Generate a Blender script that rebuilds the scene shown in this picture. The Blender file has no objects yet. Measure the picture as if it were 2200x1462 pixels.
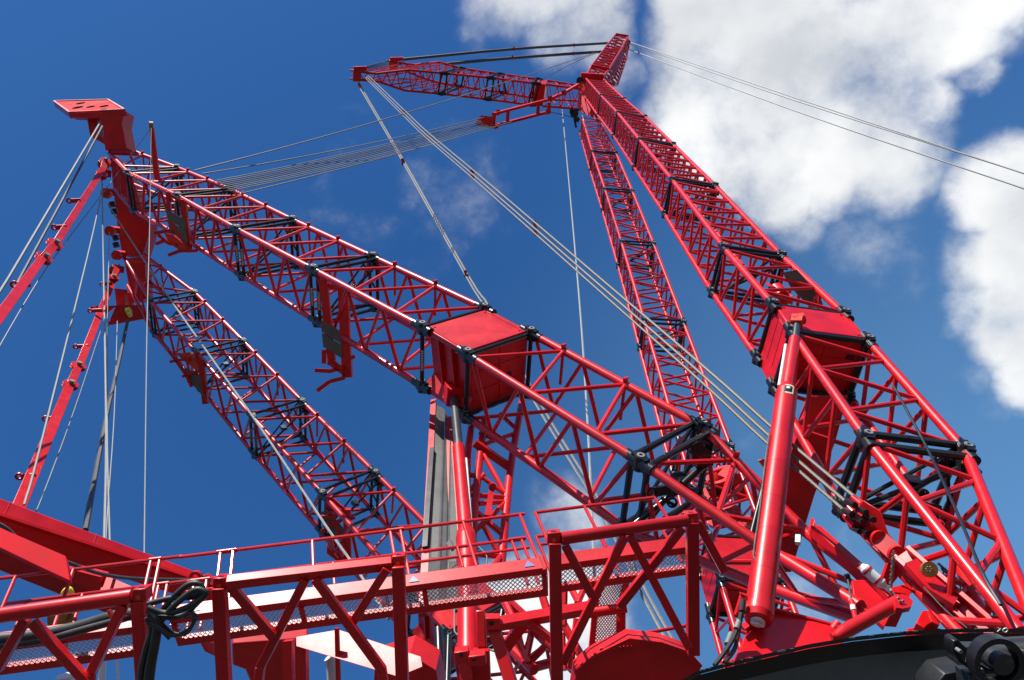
import bpy, math, random
from mathutils import Vector, Matrix
random.seed(7)
V3 = Vector
S = bpy.context.scene
COL = S.collection

# ------------------------------------------------------------------ camera, world, sun, exposure
F = 1650.0                                    # focal length in pixels of the 2200 px wide photograph
UPC = V3((-.25, .86, .45)).normalized()       # world up seen in camera axes (right, forward, image up)
YC = (V3((0, 1, 0)) - UPC * UPC.y).normalized()
XC = YC.cross(UPC)
RW = Matrix((XC, YC, UPC))                    # camera axes -> world axes
EYE = V3((0, 0, 1.7))
def W(v): return RW @ V3(v)
def P(x, y, d):                               # a point of the place seen at (x, y), d metres along the view axis
    return EYE + W(((x - 1100) / F * d, d, (731 - y) / F * d))
cam = bpy.data.cameras.new('camera'); camo = bpy.data.objects.new('camera', cam); COL.objects.link(camo)
cam.sensor_width = 36; cam.lens = 36 * F / 2200; cam.clip_end = 20000; cam.clip_start = .05
m3 = Matrix((W((1, 0, 0)), W((0, 0, 1)), W((0, -1, 0)))).transposed()
camo.matrix_world = Matrix.Translation(EYE) @ m3.to_4x4()
S.camera = camo
S.view_settings.view_transform = 'Standard'; S.view_settings.look = 'None'
S.view_settings.exposure = 0.72; S.view_settings.gamma = 1.0

SUNC = V3((-.385, .285, .875)).normalized()       # towards the sun, camera axes
SUNW = W(SUNC)
sun = bpy.data.lights.new('sun', 'SUN'); sun.energy = 5.0; sun.angle = math.radians(.5); sun.color = (1, .955, .88)
suno = bpy.data.objects.new('sun', sun); COL.objects.link(suno)
suno.rotation_euler = SUNW.to_track_quat('Z', 'Y').to_euler(); suno.location = (0, 0, 60)

world = bpy.data.worlds.new('World'); S.world = world; world.use_nodes = True
nt = world.node_tree; nt.nodes.clear()
def N(t, **kw):
    n = nt.nodes.new(t)
    for k, v in kw.items():
        if k.startswith('i_'): n.inputs[int(k[2:])].default_value = v
        else: setattr(n, k, v)
    return n
def L(a, b): nt.links.new(a, b)
def mth(op, a, b=None, c=None, clamp=False):
    n = nt.nodes.new('ShaderNodeMath'); n.operation = op; n.use_clamp = clamp
    for i, v in enumerate((a, b, c)):
        if v is None: continue
        if isinstance(v, (int, float)): n.inputs[i].default_value = v
        else: L(v, n.inputs[i])
    return n.outputs[0]
sky = N('ShaderNodeTexSky'); sky.sky_type = 'NISHITA'; sky.sun_disc = False
sky.sun_elevation = math.asin(SUNW.z); sky.sun_rotation = math.atan2(SUNW.x, SUNW.y)
sky.altitude = 200; sky.air_density = 1.0; sky.dust_density = .35; sky.ozone_density = 3.0
hsv = N('ShaderNodeHueSaturation'); hsv.inputs['Saturation'].default_value = 1.22; hsv.inputs['Value'].default_value = 1.0
L(sky.outputs[0], hsv.inputs['Color'])
tint = N('ShaderNodeMix', data_type='RGBA', blend_type='MULTIPLY'); tint.inputs[0].default_value = 1; tint.inputs[7].default_value = (.84, 1.16, 1.42, 1); L(hsv.outputs[0], tint.inputs[6])
tc = N('ShaderNodeTexCoord')
nz = N('ShaderNodeTexNoise', noise_dimensions='3D'); nz.inputs['Scale'].default_value = 6.5; nz.inputs['Detail'].default_value = 12; nz.inputs['Roughness'].default_value = .60
L(tc.outputs['Generated'], nz.inputs['Vector'])
wob = N('ShaderNodeTexNoise', noise_dimensions='3D'); wob.inputs['Scale'].default_value = 8.0; wob.inputs['Detail'].default_value = 9
L(tc.outputs['Generated'], wob.inputs['Vector'])
ws = N('ShaderNodeVectorMath', operation='SUBTRACT'); ws.inputs[1].default_value = (.5, .5, .5); L(wob.outputs['Color'], ws.inputs[0])
wm = N('ShaderNodeVectorMath', operation='SCALE'); wm.inputs['Scale'].default_value = .10; L(ws.outputs[0], wm.inputs[0])
wd = N('ShaderNodeVectorMath', operation='ADD'); L(tc.outputs['Generated'], wd.inputs[0]); L(wm.outputs[0], wd.inputs[1])
BLOBS = [(1565, 110, 190, 1), (1525, 225, 160, 1), (1700, 140, 230, 1), (1880, 140, 220, 1), (1990, 50, 185, 1), (1770, 315, 170, 1), (1900, 310, 172, 1), (1965, 230, 125, 1), (1650, 395, 120, 1), (1590, 330, 130, 1),
         (2110, -30, 140, 1), (1500, 10, 100, 1), (2110, 165, 70, .6), (2190, 420, 150, 1), (2240, 560, 215, 1), (2190, 690, 160, 1), (2240, 800, 150, 1), (2130, 830, 140, .50), (2050, 850, 110, .40), (2130, 950, 130, .30),
         (1080, 30, 110, .62), (1200, 40, 110, .64), (1290, 90, 80, .60), (1150, -50, 150, .9), (1300, -20, 80, .6), (1345, 170, 70, .5),
         (790, 390, 190, .38), (915, 335, 130, .32), (985, 430, 170, .33), (80, 745, 90, .27), (10, 800, 100, .28), (1700, 480, 90, .5), (1840, 530, 110, .27), (1940, 570, 110, .27),
         (1225, 1120, 80, .42), (1150, 1380, 210, 1), (1220, 1480, 210, 1), (1590, 980, 80, .33), (1740, 1290, 120, .34), (1860, 1190, 90, .32)]
dens = None
for bx_, by_, br_, bs_ in BLOBS:
    q = (P(bx_, by_, 100) - EYE); dr = (P(bx_ + br_, by_, 100) - EYE).normalized(); q.normalize()
    vd = N('ShaderNodeVectorMath', operation='DISTANCE'); L(wd.outputs[0], vd.inputs[0]); vd.inputs[1].default_value = q
    k = mth('MULTIPLY_ADD', vd.outputs['Value'], -1.0 / (1.35 * (dr - q).length), 1.0)
    k = mth('MULTIPLY', mth('MINIMUM', mth('MAXIMUM', k, 0.0), .55), bs_)
    dens = k if dens is None else mth('MAXIMUM', dens, k)
cl = mth('ADD', mth('MULTIPLY', dens, 2.05), mth('MULTIPLY_ADD', nz.outputs['Fac'], 2.0, -1.20))
mask = N('ShaderNodeMapRange', interpolation_type='SMOOTHERSTEP'); L(cl, mask.inputs['Value'])
mask.inputs['From Min'].default_value = .0; mask.inputs['From Max'].default_value = 1.12
haspos = mth('MULTIPLY', dens, 5.0, clamp=True)
maskf = mth('MULTIPLY', mask.outputs[0], haspos)
nz2 = N('ShaderNodeTexNoise', noise_dimensions='3D'); nz2.inputs['Scale'].default_value = 4.2; nz2.inputs['Detail'].default_value = 5
mp = N('ShaderNodeMapping'); mp.inputs['Location'].default_value = (3.1, 1.7, .4); L(tc.outputs['Generated'], mp.inputs['Vector']); L(mp.outputs[0], nz2.inputs['Vector'])
cr = N('ShaderNodeValToRGB'); cr.color_ramp.elements[0].position = .34; cr.color_ramp.elements[0].color = (.62, .65, .69, 1)
cr.color_ramp.elements[1].position = .56; cr.color_ramp.elements[1].color = (.96, .97, .975, 1); L(nz2.outputs['Fac'], cr.inputs['Fac'])
csc = N('ShaderNodeVectorMath', operation='SCALE'); csc.inputs['Scale'].default_value = 9.9; L(cr.outputs['Color'], csc.inputs[0])
vq = (P(2150, 1250, 100) - EYE).normalized(); vv = N('ShaderNodeVectorMath', operation='DISTANCE'); L(wd.outputs[0], vv.inputs[0]); vv.inputs[1].default_value = vq
vm = N('ShaderNodeMapRange', interpolation_type='SMOOTHSTEP'); vm.inputs['From Min'].default_value = .75; vm.inputs['From Max'].default_value = .0; vm.inputs['To Max'].default_value = .26; L(vv.outputs['Value'], vm.inputs['Value'])
veil = N('ShaderNodeMix', data_type='RGBA'); L(vm.outputs[0], veil.inputs[0]); L(tint.outputs[2], veil.inputs[6]); veil.inputs[7].default_value = (3.0, 6.0, 8.2, 1)
mix = N('ShaderNodeMix', data_type='RGBA'); L(maskf, mix.inputs[0]); L(veil.outputs[2], mix.inputs[6]); L(csc.outputs[0], mix.inputs[7])
bg = N('ShaderNodeBackground'); bg.inputs['Strength'].default_value = .065; L(mix.outputs[2], bg.inputs['Color'])
out = N('ShaderNodeOutputWorld'); L(bg.outputs[0], out.inputs['Surface'])

# ------------------------------------------------------------------ materials
def mat(name, col, rough=.4, metal=0., coat=0., var=.18, nscale=1.2, bump=0., dirt=None, dirt_amt=.0, spec=.5, groove=None, tone=0.):
    m = bpy.data.materials.new(name); m.use_nodes = True; t = m.node_tree; b = t.nodes['Principled BSDF']
    b.inputs['Metallic'].default_value = metal; b.inputs['Coat Weight'].default_value = coat; b.inputs['Coat Roughness'].default_value = .12
    b.inputs['Specular IOR Level'].default_value = spec
    tcn = t.nodes.new('ShaderNodeTexCoord')
    n1 = t.nodes.new('ShaderNodeTexNoise'); n1.inputs['Scale'].default_value = nscale; n1.inputs['Detail'].default_value = 6; n1.inputs['Roughness'].default_value = .65
    t.links.new(tcn.outputs['Object'], n1.inputs['Vector'])
    r = t.nodes.new('ShaderNodeValToRGB'); r.color_ramp.elements[0].position = .3; r.color_ramp.elements[1].position = .7
    r.color_ramp.elements[0].color = tuple(c * (1 - var) for c in col) + (1,); r.color_ramp.elements[1].color = tuple(min(1, c * (1 + var)) for c in col) + (1,)
    t.links.new(n1.outputs['Fac'], r.inputs['Fac']); last = r.outputs['Color']
    if dirt:
        n2 = t.nodes.new('ShaderNodeTexNoise'); n2.inputs['Scale'].default_value = nscale * 4.3; n2.inputs['Detail'].default_value = 9; n2.inputs['Roughness'].default_value = .7
        t.links.new(tcn.outputs['Object'], n2.inputs['Vector'])
        mr = t.nodes.new('ShaderNodeMapRange'); mr.inputs['From Min'].default_value = .58; mr.inputs['From Max'].default_value = .78; mr.inputs['To Max'].default_value = dirt_amt
        t.links.new(n2.outputs['Fac'], mr.inputs['Value'])
        mx = t.nodes.new('ShaderNodeMix'); mx.data_type = 'RGBA'; mx.inputs[7].default_value = dirt + (1,)
        t.links.new(mr.outputs[0], mx.inputs[0]); t.links.new(last, mx.inputs[6]); last = mx.outputs[2]
    hsrc = n1.outputs['Fac']
    if tone:                                  # paint batches differ a little from one welded piece to the next
        oi = t.nodes.new('ShaderNodeObjectInfo'); tr = t.nodes.new('ShaderNodeMapRange'); tr.inputs['To Min'].default_value = 1 - tone; tr.inputs['To Max'].default_value = 1 + tone * .6
        t.links.new(oi.outputs['Random'], tr.inputs['Value']); vs_ = t.nodes.new('ShaderNodeVectorMath'); vs_.operation = 'SCALE'
        t.links.new(last, vs_.inputs[0]); t.links.new(tr.outputs[0], vs_.inputs['Scale']); last = vs_.outputs[0]
    if groove:
        mpn = t.nodes.new('ShaderNodeTexWave'); mpn.inputs['Scale'].default_value = groove; mpn.inputs['Distortion'].default_value = .3; mpn.bands_direction = 'DIAGONAL'
        t.links.new(tcn.outputs['Object'], mpn.inputs['Vector'])
        mx = t.nodes.new('ShaderNodeMix'); mx.data_type = 'RGBA'; mx.blend_type = 'MULTIPLY'; mx.inputs[0].default_value = .55
        t.links.new(last, mx.inputs[6]); t.links.new(mpn.outputs['Color'], mx.inputs[7]); last = mx.outputs[2]; hsrc = mpn.outputs['Fac']
    t.links.new(last, b.inputs['Base Color'])
    rr = t.nodes.new('ShaderNodeMapRange'); rr.inputs['To Min'].default_value = rough * .75; rr.inputs['To Max'].default_value = rough * 1.3
    t.links.new(n1.outputs['Fac'], rr.inputs['Value']); t.links.new(rr.outputs[0], b.inputs['Roughness'])
    if bump:
        bn = t.nodes.new('ShaderNodeBump'); bn.inputs['Strength'].default_value = bump; bn.inputs['Distance'].default_value = .02
        t.links.new(hsrc, bn.inputs['Height']); t.links.new(bn.outputs[0], b.inputs['Normal'])
    return m
RED = mat('red_paint', (.52, .005, .008), .36, tone=.16, coat=.12, spec=.34, var=.17, dirt=(.20, .02, .02), dirt_amt=.75, bump=.05)
RED2 = mat('red_plate_paint', (.52, .0045, .008), .40, tone=.12, coat=0., spec=.34, var=.26, nscale=.8, dirt=(.26, .05, .05), dirt_amt=.8, bump=.06)
RED3 = mat('weathered_red_paint', (.46, .006, .012), .75, spec=.08, var=.25, nscale=.6, dirt=(.2, .03, .03), dirt_amt=.8)
ORG = mat('orange_red_paint', (.60, .035, .010), .42, coat=.2, var=.2, dirt=(.2, .04, .03), dirt_amt=.5)
BLK = mat('black_paint', (.008, .008, .009), .32, coat=.1, spec=.4, var=.3, dirt=(.05, .045, .04), dirt_amt=.4)
BLK2 = mat('black_drum_paint', (.016, .017, .019), .42, var=.35, nscale=2.0, dirt=(.14, .13, .12), dirt_amt=.5, bump=.1)
RUB = mat('hose_rubber', (.020, .019, .016), .5, var=.35, nscale=5, dirt=(.07, .06, .05), dirt_amt=.5)
CHR = mat('cylinder_rod_chrome', (.06, .065, .07), .35, metal=.3, var=.15)
STL = mat('steel_wire', (.17, .17, .165), .6, metal=.1, var=.25, nscale=6)
DST = mat('dark_wire', (.05, .05, .055), .6, metal=.1, var=.3, nscale=6)
TAN = mat('greased_wire', (.125, .11, .088), .55, metal=.2, var=.35, nscale=8)
GRY = mat('aluminium_grille', (.15, .15, .14), .5, metal=.25, var=.2, groove=9, bump=.4)
ROPE = mat('pale_wire', (.25, .25, .24), .7, var=.15, nscale=4)
GAL = mat('galvanised_mesh', (.62, .62, .60), .36, metal=.7, var=.15)
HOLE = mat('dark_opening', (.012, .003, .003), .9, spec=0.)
WHT = mat('white_paint', (.60, .59, .57), .4, var=.08, dirt=(.4, .36, .3), dirt_amt=.5)
YEL = mat('yellow_paint', (.72, .62, .03), .4, var=.15, dirt=(.2, .15, .05), dirt_amt=.6)
BRN = mat('bronze_cap', (.30, .15, .035), .4, metal=.5, var=.2)
PANEL = mat('grey_blue_panel', (.12, .15, .175), .55, var=.25, nscale=.8)
BLUE = mat('blue_sticker', (.10, .16, .35), .4, var=.1)
GND = mat('ground_asphalt', (.055, .053, .05), .9, var=.25, nscale=.35, dirt=(.09, .085, .075), dirt_amt=.7, spec=.2)

# ------------------------------------------------------------------ mesh helper
WL = {}
class MB:
    def __init__(s): s.v = []; s.f = []
    def add(s, vs, fs):
        o = len(s.v); s.v += [V3(v) for v in vs]; s.f += [tuple(i + o for i in f) for f in fs]
    def tube(s, a, b, r, r2=None, n=10, cap=True):
        a = V3(a); b = V3(b); d = b - a
        if d.length < 1e-6: return s
        d.normalize(); u = d.orthogonal().normalized(); w = d.cross(u); r2 = r if r2 is None else r2
        vs = []
        for c, q in ((a, r), (b, r2)):
            for i in range(n):
                t = 2 * math.pi * i / n; vs.append(c + (u * math.cos(t) + w * math.sin(t)) * q)
        fs = [(i, (i + 1) % n, n + (i + 1) % n, n + i) for i in range(n)]
        if cap: fs += [tuple(range(n - 1, -1, -1)), tuple(range(n, 2 * n))]
        s.add(vs, fs); return s
    def ring(s, c, ax, ro, ri, h, n=28):
        c = V3(c); d = V3(ax).normalized(); u = d.orthogonal().normalized(); w = d.cross(u); vs = []
        for q, z in ((ro, -h / 2), (ro, h / 2), (ri, h / 2), (ri, -h / 2)):
            for i in range(n):
                t = 2 * math.pi * i / n; vs.append(c + d * z + (u * math.cos(t) + w * math.sin(t)) * q)
        s.add(vs, [(k * n + i, k * n + (i + 1) % n, ((k + 1) % 4) * n + (i + 1) % n, ((k + 1) % 4) * n + i) for k in range(4) for i in range(n)]); return s
    def disc(s, c, ax, r, h, n=24):
        ax = V3(ax).normalized(); return s.tube(V3(c) - ax * h / 2, V3(c) + ax * h / 2, r, n=n)
    def path(s, pts, r, n=8, sub=6, smooth=True):
        pts = [V3(p) for p in pts]
        if smooth and len(pts) > 2:
            q = []; e = [pts[0] * 2 - pts[1]] + pts + [pts[-1] * 2 - pts[-2]]
            for i in range(1, len(e) - 2):
                for k in range(sub):
                    t = k / sub; p0, p1, p2, p3 = e[i - 1:i + 3]
                    q.append(.5 * ((2 * p1) + (p2 - p0) * t + (2 * p0 - 5 * p1 + 4 * p2 - p3) * t * t + (3 * p1 - p0 - 3 * p2 + p3) * t ** 3))
            pts = q + [pts[-1]]
        d = (pts[1] - pts[0]).normalized(); u = d.orthogonal().normalized(); vs = []
        for i, p in enumerate(pts):
            d = (pts[min(i + 1, len(pts) - 1)] - pts[max(i - 1, 0)]).normalized()
            u = (u - d * u.dot(d)).normalized(); w = d.cross(u)
            for k in range(n):
                t = 2 * math.pi * k / n; vs.append(p + (u * math.cos(t) + w * math.sin(t)) * r)
        fs = [(i * n + k, i * n + (k + 1) % n, (i + 1) * n + (k + 1) % n, (i + 1) * n + k) for i in range(len(pts) - 1) for k in range(n)]
        fs += [tuple(range(n - 1, -1, -1)), tuple(range(len(vs) - n, len(vs)))]
        s.add(vs, fs); return s
    def hexa(s, q):
        q = [V3(p) for p in q]
        c = sum(q, V3()) / 8; f = [(0, 3, 2, 1), (4, 5, 6, 7), (0, 1, 5, 4), (1, 2, 6, 5), (2, 3, 7, 6), (3, 0, 4, 7)]
        a, b, d = q[1] - q[0], q[3] - q[0], q[4] - q[0]
        if a.cross(b).dot(d) < 0: f = [tuple(reversed(x)) for x in f]
        s.add(q, f); return s
    def bar(s, a, b, w, h, up):
        a = V3(a); b = V3(b); d = (b - a).normalized(); up = V3(up); up = (up - d * up.dot(d)).normalized(); sd = d.cross(up)
        u = up * h / 2; w = sd * w / 2
        return s.hexa([a - w - u, a + w - u, a + w + u, a - w + u, b - w - u, b + w - u, b + w + u, b - w + u])
    def prism(s, poly, th):
        p = [V3(x) for x in poly]; th = V3(th); n = len(p)
        nr = sum(((p[i] - p[0]).cross(p[(i + 1) % n] - p[0]) for i in range(1, n)), V3())
        if nr.dot(th) < 0: p.reverse()
        vs = p + [x + th for x in p]
        s.add(vs, [tuple(range(n - 1, -1, -1)), tuple(range(n, 2 * n))] + [(i, (i + 1) % n, n + (i + 1) % n, n + i) for i in range(n)]); return s
    def build(s, name, m, parent=None, bevel=0, label=None, ang=38):
        me = bpy.data.meshes.new(name)
        if parent is None:
            z = min(v.z for v in s.v); c = sum(s.v, V3()) / len(s.v); loc = V3((c.x, c.y, z))
        else: loc = WL[parent.name]
        me.from_pydata([v - loc for v in s.v], [], s.f); me.materials.append(m)
        for p in me.polygons: p.use_smooth = True
        me.set_sharp_from_angle(angle=math.radians(ang)); me.update()
        o = bpy.data.objects.new(name, me); COL.objects.link(o)
        if parent is None: o.location = loc
        else: o.parent = parent
        WL[o.name] = loc
        if bevel:
            b = o.modifiers.new('edge_bevel', 'BEVEL'); b.width = bevel; b.segments = 2; b.limit_method = 'ANGLE'; b.angle_limit = math.radians(40)
        if label: o['label'] = label
        return o
def tag(o, label, cat, group=None, kind=None):
    o['label'] = label; o['category'] = cat
    if group: o['group'] = group
    if kind: o['kind'] = kind
    return o
def thing(name, loc, label, cat, group=None):
    o = bpy.data.objects.new(name, None); COL.objects.link(o); o.location = loc; WL[o.name] = V3(loc); o.empty_display_size = .3
    return tag(o, label, cat, group)
UP = V3((0, 0, 1))
VIEW = W((0, 1, 0))
HIN = W((-.112, .425, -.897)); HIN = (HIN - UP * HIN.dot(UP)).normalized()    # horizontal, away from the viewer across the crane

def onplane(x, y, p0, n):                     # where the line of sight (x, y) meets a plane of the place
    d = P(x, y, 1) - EYE; return EYE + d * ((V3(p0) - EYE).dot(n) / d.dot(n))
def wallplate(m, poly, d, t, n=None):         # an upright plate facing the viewer's side of the crane
    n = n or HIN; p0 = P(poly[0][0], poly[0][1], d); m.prism([onplane(x, y, p0, n) for x, y in poly], n * t)
# ------------------------------------------------------------------ ground
g = MB(); R_ = 4000
g.add([(-R_, -R_, 0), (R_, -R_, 0), (R_, R_, 0), (-R_, R_, 0)], [(0, 1, 2, 3)])
go = g.build('ground', GND); go['kind'] = 'structure'
# ------------------------------------------------------------------ lattice booms
def frame(c, hu, hv):                 # corners: top-near, top-far, bottom-near, bottom-far (as they show in the photograph)
    c, hu, hv = V3(c), V3(hu), V3(hv)
    return [EYE + W(c - hu + hv), EYE + W(c + hu + hv), EYE + W(c - hu - hv), EYE + W(c + hu - hv)]
def fpx(*q): return [P(*p) for p in q]
def slab(m, poly, d, t, k=None):
    pts = [P(x, y, (d if k is None else d + k * (y - poly[0][1]))) for x, y in poly]; m.prism(pts, VIEW * t)
def lerp(a, b, t): return V3(a) + (V3(b) - V3(a)) * t
def zig(m, a0, a1, b0, b1, n, r, e=.03, tabs=None):
    for k in range(n):
        t0 = e + (1 - 2 * e) * k / n; t1 = e + (1 - 2 * e) * (k + 1) / n
        A, B = ((a0, a1), (b0, b1)) if k % 2 == 0 else ((b0, b1), (a0, a1))
        m.tube(lerp(*A, t0), lerp(*B, t1), r, n=8, cap=False)
def section(root, f0, f1, rc, rl, unit, nd=None, chords=True):
    L_ = sum(((f1[i] - f0[i]).length for i in range(4))) / 4
    n = nd or max(1, round(L_ / unit)); n += 1 - n % 2; ns = n + 1
    m = MB()
    zig(m, f0[0], f1[0], f0[1], f1[1], n, rl); zig(m, f0[2], f1[2], f0[3], f1[3], n, rl)
    zig(m, f0[0], f1[0], f0[2], f1[2], ns, rl); zig(m, f0[1], f1[1], f0[3], f1[3], ns, rl)
    s = m.build('boom_section', RED, root)
    for i in range(4):
        MB().tube(f0[i], f1[i], rc, n=14).build('chord', RED, s)
    # small welded brackets standing on the far chord
    for k in range(1, n, 2):
        b = MB(); t = .03 + .94 * k / n; p = lerp(f0[1], f1[1], t); d = (f1[1] - f0[1]).normalized(); o = (f0[0] - f0[2]).normalized()
        b.bar(p - o * rc * .9, p + o * rc * 1.9, rc * 1.3, rc * .5, d)
        b.tube(p - o * rc, p - o * (f0[0] - f0[2]).length * .55, rl * .8, n=6)
        if root.name.startswith('lattice_mast'): b.build('walkway_bracket', RED, s)
    return s
def joint(root, f, d, rc, rt, off, single=False, brace=True, mark=False):
    m = MB()
    for o in ((0,) if single else (-off, off)):
        q = [p + d * o for p in f]
        for i, j in ((0, 1), (2, 3), (0, 2), (1, 3)): m.tube(q[i], q[j], rt, n=8)
    if brace:
        m.tube(f[2] + d * off, lerp(f[1], f[3], .12) + d * off, rt * .75, n=8)
        m.tube(f[1] - d * off, lerp(f[2], f[3], .2) - d * off, rt * .6, n=8).tube(lerp(f[0], f[1], .75) + d * off, lerp(f[1], f[3], .7) + d * off, rt * .55, n=8)
        h = lerp(f[1], f[2], .45) + d * off; m.bar(h - d * .2, h + d * .2, rt * 3.4, rt * 2.4, f[1] - f[3])
        c = lerp(f[1], f[3], .15) + d * off; m.bar(c - d * .25, c + d * .35, rt * 4, rt * 2.5, f[1] - f[3])
    j = m.build('joint_frame', BLK, root)
    ax = (f[0] - f[2]).normalized()
    for p in f:
        k = MB().tube(p - d * off * 1.7, p + d * off * 1.7, rc * 1.18, n=14)
        k.tube(p - ax * rc * 1.7, p + ax * rc * 1.55, rc * 1.25, n=16)
        k.bar(p - d * off * .9, p + d * off * .9, rc * 1.4, rc * 3, ax)
        kk = k.build('joint_knuckle', BLK, j)
        MB().ring(p + ax * rc * 1.6, ax, rc * .8, rc * .38, rc * .2, n=16).build('joint_pin', STL, j) if rc > .09 else None
    if mark:
        for o in ((0,) if single else (-off, off)):
            mk = MB()
            for k in range(9):
                p = lerp(f[0], f[2], .40 + .04 * k) + d * o; vr = (p - EYE).normalized(); p = p - vr * (rt + .004); sd = vr.cross(f[0] - f[2]).normalized()
                mk.bar(p - sd * .05, p + sd * .05, .01, .07 + .03 * random.random(), f[0] - f[2])
            mk.build('stencil_marking', WHT, j)
    return j
def boxins(root, f0, f1, name='box_insert', ins=.16):
    # plated box between two joints: near plate, recessed side wall with ribs, floor
    ex = .04
    q0 = [lerp(f0[i], f1[i], .06) for i in range(4)]; q1 = [lerp(f0[i], f1[i], .94) for i in range(4)]
    nrm = (f0[0] - f0[2]).normalized()
    m = MB()
    m.hexa([q0[0] + nrm * .08, q0[1] + nrm * .08, lerp(q0[1], q0[3], .06), lerp(q0[0], q0[2], .06), q1[0] + nrm * .08, q1[1] + nrm * .08, lerp(q1[1], q1[3], .06), lerp(q1[0], q1[2], .06)])
    top = m.build(name, RED2, root, bevel=.03)
    w = MB()
    a = [lerp(q0[0], q0[1], ins * .4), lerp(q0[0], q0[1], 1.0), lerp(q0[2], q0[3], 1.0), lerp(q0[2], q0[3], ins)]
    b = [lerp(q1[0], q1[1], ins * .4), lerp(q1[0], q1[1], 1.0), lerp(q1[2], q1[3], 1.0), lerp(q1[2], q1[3], ins)]
    a = [lerp(a[0], a[3], .07), lerp(a[1], a[2], .07), a[2], a[3]]; b = [lerp(b[0], b[3], .07), lerp(b[1], b[2], .07), b[2], b[3]]
    w.hexa(a + b); w.build('box_wall', RED2, top, bevel=.02)
    r = MB()
    for t in (.30, .62):
        r.hexa([lerp(x, y, t + o) for o in (0, .03) for x, y in ((q0[0], q1[0]), (a[0], b[0]), (a[3], b[3]), (lerp(q0[2], q0[3], ins * .7), lerp(q1[2], q1[3], ins * .7)))])
    r.hexa([q0[2], lerp(q0[2], q0[3], ins), lerp(q0[2], q0[0], .22).lerp(lerp(q0[3], q0[1], .22), ins), lerp(q0[2], q0[0], .04),
            q1[2], lerp(q1[2], q1[3], ins), lerp(q1[2], q1[0], .22).lerp(lerp(q1[3], q1[1], .22), ins), lerp(q1[2], q1[0], .04)])
    r.hexa([q0[2], q0[3], q0[3] - nrm * .12, q0[2] - nrm * .12, q1[2], q1[3], q1[3] - nrm * .12, q1[2] - nrm * .12])
    r.build('box_rib', RED2, top)
    e1 = [lerp(b[0], b[1], 1), b[2], b[3], b[0]]                      # end wall: welds, hatch and black handles
    dd = (f1[0] - f0[0]).normalized(); c_ = lambda u, v: lerp(lerp(b[0], b[1], u), lerp(b[3], b[2], u), v) + dd * .012
    ww = MB()
    for v in (.33, .68): ww.bar(c_(.02, v), c_(.98, v), .03, .03, dd)
    ww.bar(c_(.5, .02), c_(.5, .98), .03, .03, dd); ww.build('weld_seam', RED, top)
    for u, v in ((.62, .55), (.82, .25)):
        h_ = MB(); h_.bar(c_(u, v), c_(u + .09, v), .05, .05, dd)
        for k in range(4): h_.bar(c_(u + .03 * k, v), c_(u + .03 * k, v + .07), .04, .05, dd)
        h_.build('box_handle', BLK, top)
    sd_ = nrm * .10; s_ = MB()
    tp = lambda u, v: lerp(lerp(q0[0], q0[1], u), lerp(q1[0], q1[1], u), v) + nrm * .085
    s_.bar(tp(.93, .02), tp(.93, .98), .03, .03, nrm).bar(tp(.03, .02), tp(.03, .98), .03, .02, nrm); s_.build('weld_seam', RED, top)
    for u, v in ((.1, .08), (.9, .08), (.1, .92), (.9, .92)): MB().disc(tp(u, v), nrm, .05, .05, n=10).build('box_bolt', RED, top)
    return top
def boom(name, label, frames, kinds, rc, rl, rt, unit, off, group, marks=(), singles=(), first=1, last=None):
    loc = sum(frames[-1], V3()) / 4
    root = thing(name, loc, label, 'crane boom', group)
    for k, kd in enumerate(kinds):
        f0, f1 = frames[k], frames[k + 1]
        if kd == 'l': section(root, f0, f1, rc, rl, unit)
        elif kd == 'x': boxins(root, f0, f1, ins=.16 if 'mast' in name else .015)
        elif isinstance(kd, int): section(root, f0, f1, rc, rl, unit, nd=kd)
    last = len(frames) - 1 if last is None else last
    for k in range(first, last):
        c0 = sum(frames[k - 1], V3()) / 4; c1 = sum(frames[k + 1], V3()) / 4
        joint(root, frames[k], (c1 - c0).normalized(), rc, rt * (1.35 if k >= 7 else 1.1), off, single=k in singles, brace=k not in singles, mark=k in marks)
    return root

PG = []
AU, AVV = (1.324, 1.135, .444), (.077 * 1, -.599, 1.302)
A = [fpx((235, 330, 61.4), (270, 320, 63.4), (247, 408, 62.6), (289, 398, 64.6))]
for c in ((-27.197, 58.683, 11.513), (-20.907, 52.733, 8.672), (-14.946, 46.951, 5.652), (-8.942, 41.188, 2.743), (-2.653, 35.142, -.317), (-.556, 33.075, -1.464), (5.467, 27.088, -4.88)):
    A.append(frame(c, AU, AVV))
A.append(fpx((1640, 1174, 22.2), (1735, 1147, 23.6), (1607, 1247, 22.8), (1712, 1215, 24.2)))
A.append(fpx((1848, 1303, 18.8), (1925, 1292, 19.8), (1848, 1332, 19.2), (1905, 1330, 20.2)))
mastA = boom('lattice_mast', 'long red lattice mast in front of its twin, reaching up left to the plated top', A,
             [3, 'l', 'l', 'l', 'l', 'x', 'l', 3, 1], .168, .088, .09, 1.85, .36, 'lattice masts of the crane', marks=(3, 4, 5), singles=(5, 6), first=1, last=8)

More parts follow.
